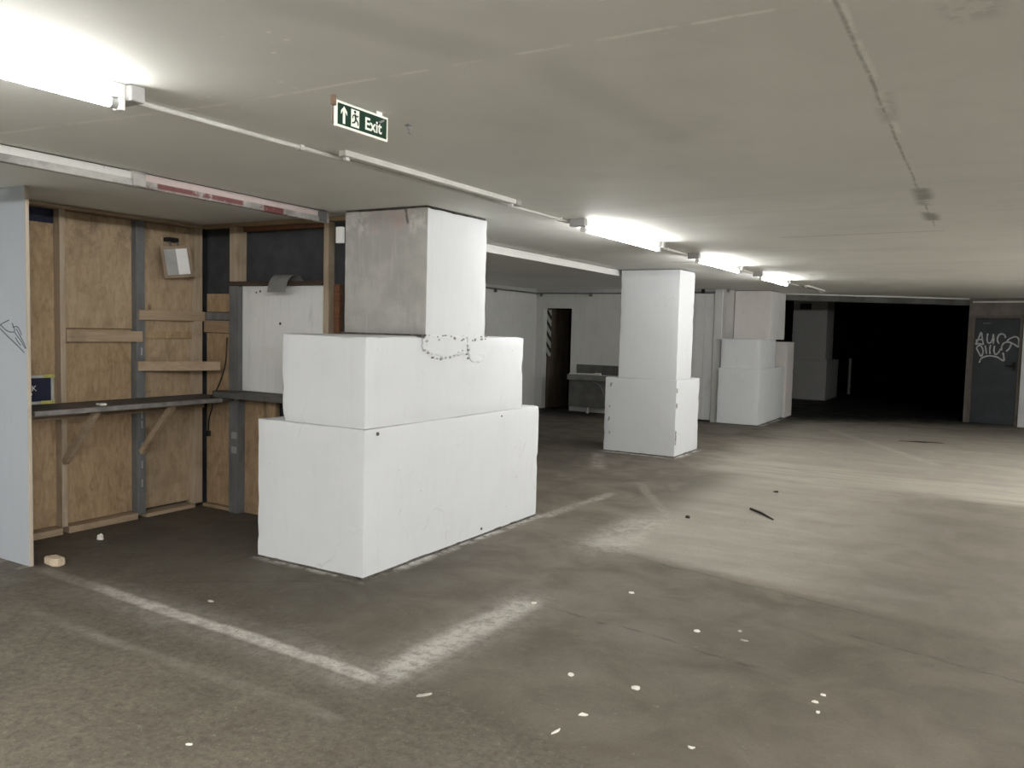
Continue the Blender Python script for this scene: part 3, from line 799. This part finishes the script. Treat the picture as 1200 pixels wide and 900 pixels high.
rp('stud', -4.412, -4.362, 4.64, 4.745, 0.0, 2.348, M['stud'])
rp('side_panel', -4.358, -4.05, 4.70, 4.745, 0.0, 2.348, M['black'])
rp('red_strip', -4.325, -4.27, 4.66, 4.70, 1.48, 1.88, M['redwood'])
rp('plywood_sheet', -5.328, -5.115, 4.70, 4.745, 0.0, 0.985, M['ply'])
rp('plywood_sheet', -5.075, -4.97, 4.70, 4.745, 0.0, 0.985, M['ply'])
rp('bottom_plate', -5.80, -5.45, 4.66, 4.75, 0, 0.028, M['stud_x'])

wb = empty('white_board', (-4.87, 4.70, 1.02)); tag(wb, 'scuffed white painted board above the rear counter, left of the nearest column', 'board')
bm = bmesh.new(); add_box(bm, -0.46, -0.225, -0.025, 0.0, 0.0, 0.853, 0.002); build('board_panel', bm, M['board'], wb)
bm = bmesh.new(); add_box(bm, -0.223, 0.452, -0.025, 0.0, 0.0, 0.853, 0.002); build('board_panel', bm, M['board'], wb)
WM = Matrix(((1, 0, 0, 0), (0, 0, -1, -0.024), (0, 1, 0, 0), (0, 0, 0, 1)))
for (x, z, r) in ((-0.03, 0.555, 0.012), (-0.30, 0.80, 0.008), (-0.255, 0.81, 0.01)):
    bm = bmesh.new(); add_prism(bm, [(x + r * math.cos(a), z + r * math.sin(a)) for a in [i * math.pi / 4 for i in range(8)]], 0.0, 0.0025, WM)
    build('drilled_hole', bm, M['mortar'], wb)

# ---- shelves
s1 = empty('wall_shelf', (XP, 3.8, 0.95)); tag(s1, 'long grimy shelf on braces along the left plywood wall', 'shelf')
bm = bmesh.new(); add_box(bm, 0.072, 0.50, -0.83, 0.86, -0.012, 0.014, 0.002); build('shelf_board', bm, M['shelfgrey'], s1)
bm = bmesh.new(); add_box(bm, 0.501, 0.522, -0.80, 0.70, -0.018, 0.016, 0.003); build('edge_strip', bm, M['shelflip'], s1)
bm = bmesh.new(); add_box(bm, 0.072, 0.105, -0.82, 0.86, -0.10, -0.013, 0.002); build('wall_batten', bm, M['stud_h'], s1)
for y in (3.463, 4.085):
    bm = bmesh.new()
    p = Vector((0.078, y - 3.8, -0.42)); q = Vector((0.462, y - 3.8, -0.02))
    L_ = (q - p).length; ang = math.atan2(q.z - p.z, q.x - p.x)
    add_box(bm, 0, L_, -0.02, 0.02, -0.022, 0.022, 0.002, M=Matrix.Translation(p) @ Matrix.Rotation(-ang, 4, 'Y'))
    build('brace', bm, M['stud_h'], s1)
bm = bmesh.new(); add_prism(bm, [(0.13, 3.47 - 3.8), (0.20, 3.46 - 3.8), (0.21, 3.50 - 3.8), (0.15, 3.52 - 3.8)], 0.0145, 0.026)
o = build('plaster_crumb', bm, M['scrap'], None, False, (XP + 0.22, 3.86, 0.95)); tag(o, 'pale crumb of plaster lying on the long shelf', 'crumb')
s2 = empty('wall_shelf', (-5.0, 4.66, 0.985)); tag(s2, 'short dark counter shelf below the white board', 'shelf')
bm = bmesh.new(); add_prism(bm, [(-0.51, -0.10), (-0.47, -0.17), (-0.38, -0.19), (0.65, -0.19), (0.65, 0.015), (-0.32, 0.015), (-0.32, -0.03), (-0.51, -0.03)], 0.0, 0.032)
build('counter_board', bm, M['shelfgrey'], s2)
bm = bmesh.new(); add_box(bm, -0.42, 0.64, -0.203, -0.191, -0.012, 0.03, 0.002); build('edge_strip', bm, M['darkstain'], s2)

# ---- hanging cable in the corner
cb = empty('power_cable', (-5.50, 4.6, 0)); tag(cb, 'black cable looped over the shelf corner beside the steel post', 'cable')
bm = bmesh.new()
add_tube(bm, catmull([(0.045, 0.025, 1.45), (0.035, 0.02, 1.25), (0.0, 0.0, 1.10), (-0.03, -0.03, 1.0), (0.02, -0.115, 0.975)], 8), 0.006, 8)
add_tube(bm, catmull([(0.02, -0.115, 0.975), (0.08, -0.16, 0.955), (0.10, -0.165, 0.90), (0.06, -0.165, 0.80), (0.05, -0.165, 0.70)], 8), 0.006, 8)
build('cable_run', bm, M['black_plastic'], cb, True)
bm = bmesh.new(); add_box(bm, 0.035, 0.065, -0.18, -0.15, 0.655, 0.70, 0.004); build('cable_plug', bm, M['black_plastic'], cb)

# ---- floodlight on the plywood
fl = empty('floodlight', (-5.862, 4.395, 2.125)); tag(fl, 'square wall floodlight hung crookedly on the plywood near the bay corner', 'floodlight')
bm = bmesh.new(); add_box(bm, -0.016, 0.05, -0.055, 0.045, 0.09, 0.125, 0.004); build('mounting_plate', bm, M['black_plastic'], fl)
bm = bmesh.new(); add_tube(bm, [(0.03, -0.04, 0.10), (0.07, -0.04, 0.055)], 0.008, 8); build('yoke_arm', bm, M['greyplastic'], fl)
bm = bmesh.new(); add_tube(bm, [(0.03, 0.03, 0.10), (0.07, 0.03, 0.055)], 0.008, 8); build('yoke_arm', bm, M['greyplastic'], fl)
FM = Matrix.Translation((0.10, -0.02, -0.075)) @ Matrix.Rotation(math.radians(-4), 4, 'Y') @ Matrix.Rotation(math.radians(-20), 4, 'Z') @ Matrix.Rotation(math.radians(6), 4, 'X')
def frustum(bm, w0, h0, w1, h1, x0, x1, M_):
    b = bmesh.new()
    a = [b.verts.new((x0, sy * w0, sz * h0)) for sy, sz in ((-1, -1), (1, -1), (1, 1), (-1, 1))]
    c = [b.verts.new((x1, sy * w1, sz * h1)) for sy, sz in ((-1, -1), (1, -1), (1, 1), (-1, 1))]
    b.faces.new(a[::-1]); b.faces.new(c)
    for i in range(4): b.faces.new((a[i], a[(i + 1) % 4], c[(i + 1) % 4], c[i]))
    join(bm, b, 0, M_)
bm = bmesh.new(); frustum(bm, 0.07, 0.075, 0.115, 0.125, -0.055, 0.02, FM)
build('housing', bm, M['vinyl'], fl)
bm = bmesh.new()
for a in ((-0.118, -0.092, -0.128, 0.128), (0.092, 0.118, -0.128, 0.128)): add_box(bm, 0.021, 0.034, a[0], a[1], a[2], a[3], 0.002, M=FM)
for a in ((-0.092, 0.092, 0.104, 0.128), (-0.092, 0.092, -0.128, -0.104)): add_box(bm, 0.021, 0.034, a[0], a[1], a[2], a[3], 0.002, M=FM)
build('front_frame', bm, plain('weathered bronze frame', (0.26, 0.20, 0.14), 0.5, 0.15, 10), fl)
bm = bmesh.new(); add_box(bm, 0.0212, 0.027, -0.091, 0.0, -0.103, 0.103, 0, M=FM); tag(build('reflector_half', bm, M['enamelgrey'], fl), 'grey reflector half')
bm = bmesh.new(); add_box(bm, 0.0212, 0.027, 0.0, 0.091, -0.103, 0.103, 0, M=FM); tag(build('reflector_half', bm, M['enamel'], fl), 'white reflector half')

# ---- little dark notice leaning on the shelf
sg = empty('framed_notice', (-5.806, 3.27, 0.966)); tag(sg, 'small dark notice with a yellow-taped pale border standing on the long shelf', 'notice')
bm = bmesh.new(); add_box(bm, -0.012, 0.0, -0.22, 0.118, 0.0, 0.205, 0.002); build('frame', bm, M['greytape'], sg)
bm = bmesh.new(); add_box(bm, 0.0002, 0.003, -0.21, 0.095, 0.02, 0.185); build('notice_face', bm, M['navy'], sg)
bm = bmesh.new(); add_box(bm, 0.0002, 0.0045, 0.02, 0.118, 0.0, 0.022, 0.001); build('tape', bm, M['yellow'], sg)
bm = bmesh.new(); add_box(bm, 0.0002, 0.0045, 0.045, 0.125, 0.185, 0.21, 0.001)
build('tape', bm, M['yellow'], sg)
def text_mesh(name, body, size, m, parent, Mx, ext=0.0008, bold=0.0):
    cu = bpy.data.curves.new(name + '_c', 'FONT'); cu.body = body; cu.size = size; cu.extrude = ext; cu.offset = bold
    to = bpy.data.objects.new(name + '_t', cu); COL.objects.link(to)
    dg = bpy.context.evaluated_depsgraph_get()
    me = bpy.data.meshes.new_from_object(to.evaluated_get(dg))
    bpy.data.objects.remove(to); bpy.data.curves.remove(cu)
    me.materials.clear(); me.materials.append(m); me.transform(Mx)
    o = bpy.data.objects.new(name, me); COL.objects.link(o); o.parent = parent
    return o
TX = Matrix(((0, 0, 1, 0.0035), (1, 0, 0, 0), (0, 1, 0, 0), (0, 0, 0, 1)))       # text in the y-z plane, read from +x
text_mesh('notice_lettering', 'NK', 0.055, M['scrap'], sg, TX @ Matrix.Translation((-0.085, 0.095, 0)))
text_mesh('notice_lettering', '?', 0.055, M['scrap'], sg, TX @ Matrix.Translation((-0.055, 0.045, 0)))

# ---- curved offcut over the ledge
vs = empty('vinyl_strip', (-4.86, 4.625, 1.907)); tag(vs, 'curled grey strip hanging over the ledge above the white board', 'vinyl offcut')
bm = bmesh.new()
prof = catmull([(0.0, 0.07, 0.0), (0.0, 0.02, 0.04), (0.0, -0.045, 0.042), (0.0, -0.10, -0.005), (0.0, -0.125, -0.09)], 6)
ring = []
for p in prof:
    ring.append([bm.verts.new((p.x + dx, p.y, p.z + dz)) for dx, dz in ((0, 0), (0.195, 0), (0.195, -0.004), (0, -0.004))])
for a, b_ in zip(ring, ring[1:]):
    for k in range(4): bm.faces.new((a[k], a[(k + 1) % 4], b_[(k + 1) % 4], b_[k]))
bm.faces.new(ring[0]); bm.faces.new(ring[-1])
build('strip', bm, M['vinyl'], vs, True)

# ------------------------------------------------------------------ lights: tube battens along the conduit, plus added fill battens
LX = -2.66
def batten(lit, tube='tube'):
    root = empty('ceiling_tube_light', (0, 0, CZ))
    Ln = 1.56
    w0, w1, hh = (-0.065, 0.026, 0.05) if lit else (-0.022, 0.022, 0.028)
    bm = bmesh.new(); add_box(bm, w0, w1, -Ln / 2, Ln / 2, -hh, 0, 0.004); build('spine', bm, M['enamel'] if lit else M['conduit'], root)
    for s_ in (-1, 1):
        if lit or s_ > 0:
            bm = bmesh.new(); add_box(bm, w0 - 0.001, 0.055 if lit else 0.03, s_ * (Ln / 2 + 0.028) - 0.028, s_ * (Ln / 2 + 0.028) + 0.028, -hh - 0.006, 0, 0.006)
            build('end_cap', bm, M['enamelgrey'], root)
        bm = bmesh.new()
        if lit: add_box(bm, -0.005, 0.033, s_ * (Ln / 2 - 0.018) - 0.012, s_ * (Ln / 2 - 0.018) + 0.012, -0.092, -0.051, 0.004)
        else: add_box(bm, -0.012, 0.012, s_ * (Ln / 2 - 0.03) - 0.012, s_ * (Ln / 2 - 0.03) + 0.012, -0.045, -0.029, 0.003)
        build('lamp_holder', bm, M['enamel'], root)
    if lit:
        bm = bmesh.new(); add_tube(bm, [(0.014, -Ln / 2 + 0.055, -0.070), (0.014, Ln / 2 - 0.055, -0.070)], 0.0165, 16)
        build('tube', bm, M[tube], root, True)
        for s_ in (-1, 1):
            bm = bmesh.new(); add_tube(bm, [(0.014, s_ * (Ln / 2 - 0.055), -0.070), (0.014, s_ * (Ln / 2 - 0.03), -0.070)], 0.017, 14)
            build('tube_cap', bm, M['enamelgrey'], root, True)
    return root
LIT = batten(True); FILL = batten(True, 'fill_tube')  # the second is a brighter fill batten, added only out of frame
places = [(LX, 1.02, 'lit tube batten at top left, nearest to the viewer'),
          (LX, 6.21, 'first lit tube batten beyond the nearest column'),
          (LX - 0.03, 8.92, 'lit tube batten second beyond the nearest column, above the second column'),
          (LX - 0.05, 11.55, 'furthest lit tube batten, in front of the third column'),
          (LX, -1.65, 'added fill batten out of frame behind the viewer'),
          (LX + 5.1, 1.0, 'added fill batten out of frame to the right of the viewer'),
          (-0.1, 0.2, 'added fill batten out of frame, straight above the viewer'),
          (-0.1, -2.6, 'added fill batten out of frame, middle row behind the viewer'),
          (-5.2, -0.6, 'added fill batten out of frame, left of the viewer'),
          (LX + 5.1, 4.4, 'added fill batten out of frame, right of the nearest column'),
          (LX + 5.1, -1.9, 'added fill batten out of frame, back right'),
          (LX + 5.1, 8.0, 'added fill batten out of frame, far right bay'),
          (LX + 5.1, 10.2, 'added fill batten out of frame, beside the second column bay'),
          (LX + 5.1, 12.4, 'added fill batten out of frame, right before the end wall')]
for i, (x, y, lb) in enumerate(places):
    o = LIT if i == 0 else copy_tree(LIT) if i < 4 else FILL if i == 4 else copy_tree(FILL)
    o.location = (x, y, CZ); tag(o, lb, 'light fitting', 'fluorescent tube battens')
DEAD = batten(False)
for i, (y, lb) in enumerate(((3.69, 'dead batten without a tube, between the exit sign and the nearest column'), (14.25, 'dead batten far off, nearest the dark hall'))):
    o = DEAD if i == 0 else copy_tree(DEAD)
    o.location = (LX, y, CZ); tag(o, lb, 'light fitting', 'dead tube battens')
cd = empty('conduit', (-2.765, 0, CZ - 0.001)); tag(cd, 'long pale conduit running along the soffit beside the tube battens', 'conduit')
bm = bmesh.new(); add_tube(bm, [(0, -5.9, -0.011), (0, 5, -0.011), (-0.02, 15.5, -0.011)], 0.0105, 10); build('pipe', bm, M['conduit'], cd, True)
for y in (2.75, 0.2, 5.3, 7.5, 10.2):
    bm = bmesh.new(); add_box(bm, -0.018, 0.018, y - 0.012, y + 0.012, -0.024, 0, 0.002); build('saddle_clip', bm, M['conduit'], cd)

# ------------------------------------------------------------------ exit sign
ex = empty('exit_sign', (-2.06, 2.364, CZ)); tag(ex, 'green and white exit sign hanging from the soffit', 'exit sign')
SH, SZ0, SZ1 = 0.1435, -0.104, -0.012
bm = bmesh.new(); add_box(bm, -0.010, 0.0, -SH, SH, SZ0, SZ1, 0.0015); build('sign_board', bm, M['sign_white'], ex)
bm = bmesh.new(); add_box(bm, 0.0, 0.0012, -SH + 0.009, SH - 0.009, SZ0 + 0.009, SZ1 - 0.009); build('sign_face', bm, M['sign_green'], ex)
bm = bmesh.new(); add_box(bm, -0.012, 0.004, -SH - 0.016, -SH - 0.002, -0.035, 0, 0.001); add_tube(bm, [(-0.004, -SH - 0.012, -0.03), (-0.006, -SH - 0.011, -0.10)], 0.0018, 6)
tag(build('hanger_bracket', bm, plain('rusty bracket', (0.16, 0.11, 0.08), 0.8, 0.3, 30), ex), 'rusty bracket')
bm = bmesh.new(); add_box(bm, -0.007, -0.003, SH - 0.06, SH - 0.03, -0.014, 0); build('hanger_bracket', bm, M['sign_white'], ex)
SX = Matrix(((0, 0, 1, 0.0012), (1, 0, 0, 0), (0, 1, 0, 0), (0, 0, 0, 1)))
text_mesh('exit_lettering', 'Exit', 0.062, M['sign_white'], ex, SX @ Matrix.Translation((0.008, -0.082, 0.0005)), 0.0005, 0.0012)
bm = bmesh.new()   # up arrow
cy, b0, t0 = -0.103, -0.089, -0.028
add_prism(bm, [(cy - .006, b0), (cy + .006, b0), (cy + .006, t0 - .016), (cy + .016, t0 - .030), (cy + .016, t0 - .017), (cy, t0), (cy - .016, t0 - .017), (cy - .016, t0 - .030), (cy - .006, t0 - .016)], 0, 0.0008, SX)
build('arrow_symbol', bm, M['sign_white'], ex)
bm = bmesh.new()   # doorway with a running figure
add_prism(bm, [(-0.066, -0.089), (-0.022, -0.089), (-0.022, -0.027), (-0.066, -0.027)], 0, 0.0008, SX)
build('doorway_symbol', bm, M['sign_white'], ex)
bm = bmesh.new()
HX = SX @ Matrix.Translation((0, 0, 0.0009))
add_prism(bm, [(-0.046 + .0055 * math.cos(a), -0.035 + .0055 * math.sin(a)) for a in [i * math.pi / 5 for i in range(10)]], 0, 0.0006, HX)
for p, q, w in (((-0.046, -0.043), (-0.041, -0.062), .0085), ((-0.041, -0.062), (-0.031, -0.068), .006), ((-0.031, -0.068), (-0.028, -0.080), .005), ((-0.042, -0.062), (-0.049, -0.073), .006), ((-0.049, -0.073), (-0.061, -0.076), .005), ((-0.046, -0.045), (-0.034, -0.050), .0045), ((-0.034, -0.050), (-0.028, -0.045), .004), ((-0.047, -0.045), (-0.057, -0.050), .0045), ((-0.057, -0.050), (-0.059, -0.059), .004)):
    a, b_ = Vector(p), Vector(q); dd = (b_ - a).normalized(); nn = Vector((-dd.y, dd.x)) * w / 2
    add_prism(bm, [tuple(a + nn), tuple(a - nn), tuple(b_ - nn), tuple(b_ + nn)], 0, 0.0006, HX)
build('running_figure', bm, M['sign_green'], ex)
bm = bmesh.new(); add_prism(bm, [(0.085, -0.040), (0.118, -0.024), (0.121, -0.030), (0.10, -0.042)], 0.0, 0.0006, SX); build('scuff_mark', bm, M['vinyl'], ex)

# small hook in the soffit
bm = bmesh.new(); add_box(bm, -0.012, 0.012, -0.012, 0.012, -0.006, 0, 0.001); add_tube(bm, [(0, 0, -0.006), (0, 0, -0.03), (0.01, 0, -0.038)], 0.004, 8)
o = build('ceiling_hook', bm, M['greyplastic'], None, False, (-2.08, 2.66, CZ)); tag(o, 'small metal hook in the soffit just past the exit sign', 'hook')

# ------------------------------------------------------------------ back room: steel trough, pipe
tr = empty('wash_trough', (-6.63, DY, 0)); tag(tr, 'dull steel wash trough against the back room wall, right of the dark doorway', 'trough')
bm = bmesh.new(); add_box(bm, -0.46, 0.50, -0.02, -0.002, 0.74, 0.925, 0.003); build('splashback', bm, M['darkstain'], tr)
bm = bmesh.new()
add_box(bm, -0.46, 0.50, -0.42, -0.39, 0.64, 0.745, 0.006); add_box(bm, -0.46, -0.43, -0.39, -0.02, 0.64, 0.745, 0.004); add_box(bm, 0.47, 0.50, -0.39, -0.02, 0.64, 0.745, 0.004); add_box(bm, -0.43, 0.47, -0.39, -0.02, 0.64, 0.66)
build('basin', bm, M['stainless'], tr)
bm = bmesh.new(); add_box(bm, -0.44, 0.49, -0.375, -0.345, 0.13, 0.637, 0.004); build('skirt_panel', bm, M['darkstain'], tr)
bm = bmesh.new(); add_box(bm, -0.42, -0.36, -0.34, -0.02, 0.13, 0.20); add_box(bm, 0.38, 0.44, -0.34, -0.02, 0.13, 0.20); add_box(bm, -0.36, 0.38, -0.06, -0.02, 0.13, 0.20); build('support_rail', bm, M['stainless'], tr)
bm = bmesh.new(); add_tube(bm, catmull([(0.05, -0.379, 0.62), (0.18, -0.385, 0.58), (0.27, -0.385, 0.47), (0.31, -0.385, 0.34)], 8), 0.011, 8); build('hose', bm, M['greyplastic'], tr, True)
bm = bmesh.new(); add_tube(bm, [(-0.11, -0.2, 0.64), (-0.11, -0.2, 0.0)], 0.026, 12); build('waste_pipe', bm, M['conduit'], tr, True)
bm = bmesh.new(); add_tube(bm, [(-0.5, 0, 0), (0.05, 0, 0.012), (0.10, 0, 0.02)], 0.011, 8); add_box(bm, 0.04, 0.16, -0.02, 0.02, -0.01, 0.035, 0.006)
o = build('pipe_offcut', bm, M['conduit'], None, False, (-6.55, DY - 0.405, 0.758)); tag(o, 'pale pipe offcut lying along the rim of the steel trough', 'pipe offcut')
bp = empty('wall_pipe', (-8.0, DY - 0.05, 2.30)); tag(bp, 'thin pipe clipped high along the back room walls', 'pipe')
bm = bmesh.new(); add_tube(bm, [(0.02, -6.5, 0.03), (0.02, -0.02, 0.0), (2.6, -0.0, 0.0)], 0.013, 8); build('pipe', bm, M['greyplastic'], bp, True)
for p in ((0.02, -1.6), (0.1, 0.0), (1.18, 0.0)):
    bm = bmesh.new(); add_box(bm, p[0] - 0.025, p[0] + 0.025, p[1] - 0.02, p[1] + 0.02, -0.06, 0.015, 0.004); build('pipe_clip', bm, M['greyplastic'], bp)

# ------------------------------------------------------------------ things on the floor
bm = bmesh.new(); add_prism(bm, [(-0.07, -0.035), (0.03, -0.045), (0.075, -0.02), (0.06, 0.03), (-0.05, 0.035)], 0, 0.05)
bmesh.ops.bevel(bm, geom=bm.edges[:], offset=0.006, segments=2, affect='EDGES')
o = build('wooden_chock', bm, M['chock'], None, False, (-5.13, 2.99, 0)); tag(o, 'pale wooden chock on the floor at the foot of the partition panel', 'chock')

def scrap(name, x, y, L_, W_, rot, m, label, cat, grp=None, h=0.006, sd=0, bend=0.0):
    random.seed(100 + sd)
    bm = bmesh.new()
    n = 11; pts = []
    for i in range(n):
        a = 2 * math.pi * i / n
        r = random.uniform(0.8, 1.12)
        px = L_ / 2 * r * math.cos(a); py = W_ / 2 * r * math.sin(a)
        if bend: py += bend * (px / (L_ / 2)) ** 2
        pts.append((px, py))
    lo = [bm.verts.new((p[0], p[1], 0.0)) for p in pts]
    hi = [bm.verts.new((p[0] * 0.9, p[1] * 0.9, h * random.uniform(0.6, 1.3))) for p in pts]
    for i in range(n): bm.faces.new((lo[i], lo[(i + 1) % n], hi[(i + 1) % n], hi[i]))
    bm.faces.new(hi); bm.faces.new(lo[::-1])
    o = build(name, bm, m, None, False, (x, y, 0.0)); o.rotation_euler = (0, 0, math.radians(rot))
    return tag(o, label, cat, grp)
G = 'litter on the floor'
scrap('paper_scrap', -1.61, 3.327, 0.030, 0.034, 20, M['scrap'], 'small roundish white scrap on the floor left of the oval one', 'scrap', G, sd=1)
scrap('paper_scrap', -1.305, 3.359, 0.042, 0.032, 0, M['scrap'], 'largest oval white scrap on the open floor', 'scrap', G, sd=2, h=0.009)
scrap('paper_scrap', -1.392, 3.000, 0.042, 0.020, 35, M['scrap'], 'blocky white scrap on the floor just below the oval one', 'scrap', G, sd=3)
scrap('paper_scrap', -1.416, 2.811, 0.055, 0.009, 78, M['scrap'], 'thin twisted white sliver nearest the bottom of the photo', 'scrap', G, sd=4, bend=0.004)
scrap('paper_scrap', -0.927, 2.984, 0.028, 0.013, 10, M['scrap'], 'small curved white sliver lying on the right foreground floor', 'scrap', G, sd=5, bend=0.008)
scrap('paper_scrap', -0.601, 3.667, 0.030, 0.016, 0, M['scrap'], 'left one of the three white flecks close together at lower right', 'scrap', G, sd=6)
scrap('paper_scrap', -0.584, 3.760, 0.026, 0.016, -15, M['scrap'], 'top right one of the three white flecks close together at lower right', 'scrap', G, sd=7)
scrap('paper_scrap', -0.572, 3.570, 0.018, 0.016, 0, M['scrap'], 'lowest one of the three white flecks close together at lower right', 'scrap', G, sd=8)
scrap('paper_scrap', -1.298, 4.201, 0.036, 0.028, 10, M['scrap'], 'white scrap alone in mid floor, left of two grey flakes', 'scrap', G, sd=9)
scrap('paper_flake', -1.107, 4.332, 0.022, 0.02, 0, M['flake'], 'smaller upper one of two grey flakes in mid floor', 'flake', G, sd=10)
scrap('paper_flake', -1.051, 4.21, 0.042, 0.014, 8, M['flake'], 'longer lower one of two grey flakes in mid floor', 'flake', G, sd=11)
scrap('paper_scrap', -1.836, 4.599, 0.035, 0.026, 30, M['scrap'], 'white scrap on the floor right of the nearest column, furthest of the scraps', 'scrap', G, sd=12)
scrap('paper_scrap', -2.232, 4.097, 0.035, 0.02, 40, M['scrap'], 'white scrap at the far end of the pale plaster line', 'scrap', G, sd=13)
scrap('paper_flake', -5.469, 3.517, 0.05, 0.04, 20, M['scrap'], 'crumpled white bit on the dark floor of the plywood bay', 'flake', G, sd=14, h=0.03)
scrap('paper_flake', -3.753, 3.072, 0.035, 0.02, 20, M['flake'], 'grey flake beside the pale plaster line in front of the bay', 'flake', G, sd=15)
scrap('paper_flake', -2.042, 2.783, 0.07, 0.02, 55, M['flake'], 'torn pale flake on the floor below the corner of the plaster line', 'flake', G, sd=16)
scrap('paper_flake', -2.52, 1.965, 0.030, 0.010, 30, M['scrap'], 'thin white sliver on the bottom left floor', 'flake', G, sd=17)
scrap('dark_debris', -2.14, 1.965, 0.045, 0.008, 60, M['char'], 'thin dark splinter on the bottom left floor', 'debris', G, sd=18)
scrap('dark_debris', -2.22, 6.78, 0.04, 0.035, 0, M['char'], 'dark lump on the pale floor left of the stick', 'debris', G, sd=19, h=0.02)
scrap('dark_debris', -1.86, 8.45, 0.05, 0.035, 0, M['char'], 'dark lump on the pale floor beyond the stick', 'debris', G, sd=20, h=0.015)
bm = bmesh.new(); add_tube(bm, [(-1.86, 7.46, 0.010), (-1.73, 7.32, 0.013), (-1.585, 7.14, 0.008)], [0.010, 0.011, 0.006], 8)
o = build('stick', bm, M['char'], None, True); tag(o, 'short dark stick lying on the pale floor right of the columns', 'stick')
for x, y, sd in ((-1.05, 14.0, 21), (-0.85, 14.1, 22)):
    scrap('dark_debris', x, y, 0.45, 0.10, 5, M['char'], 'left of two flat dark strips on the far floor' if sd == 21 else 'right of two flat dark strips on the far floor', 'debris', G, sd=sd, h=0.004)

# ------------------------------------------------------------------ camera
F = 963.9; yaw, pitch, roll = (math.radians(v) for v in (30.5485, -3.8327, 1.4417))
cam = bpy.data.cameras.new('camera'); co = bpy.data.objects.new('camera', cam); COL.objects.link(co)
cam.sensor_width = 36; cam.lens = F / 1200 * 36; cam.clip_start = 0.02; cam.clip_end = 100
R = Matrix.Rotation(yaw, 4, 'Z') @ Matrix.Rotation(math.pi / 2 + pitch, 4, 'X') @ Matrix.Rotation(roll, 4, 'Z')
co.matrix_world = Matrix.Translation((0, 0, 1.58)) @ R
S.camera = co

w = bpy.data.worlds.new('world'); S.world = w; w.use_nodes = True
w.node_tree.nodes['Background'].inputs[0].default_value = (0, 0, 0, 1)
w.node_tree.nodes['Background'].inputs[1].default_value = 0
S.view_settings.view_transform = 'Standard'
try: S.view_settings.look = 'None'
except Exception: pass
S.view_settings.exposure = 0.0; S.view_settings.gamma = 1.0
S.view_settings.use_curve_mapping = False
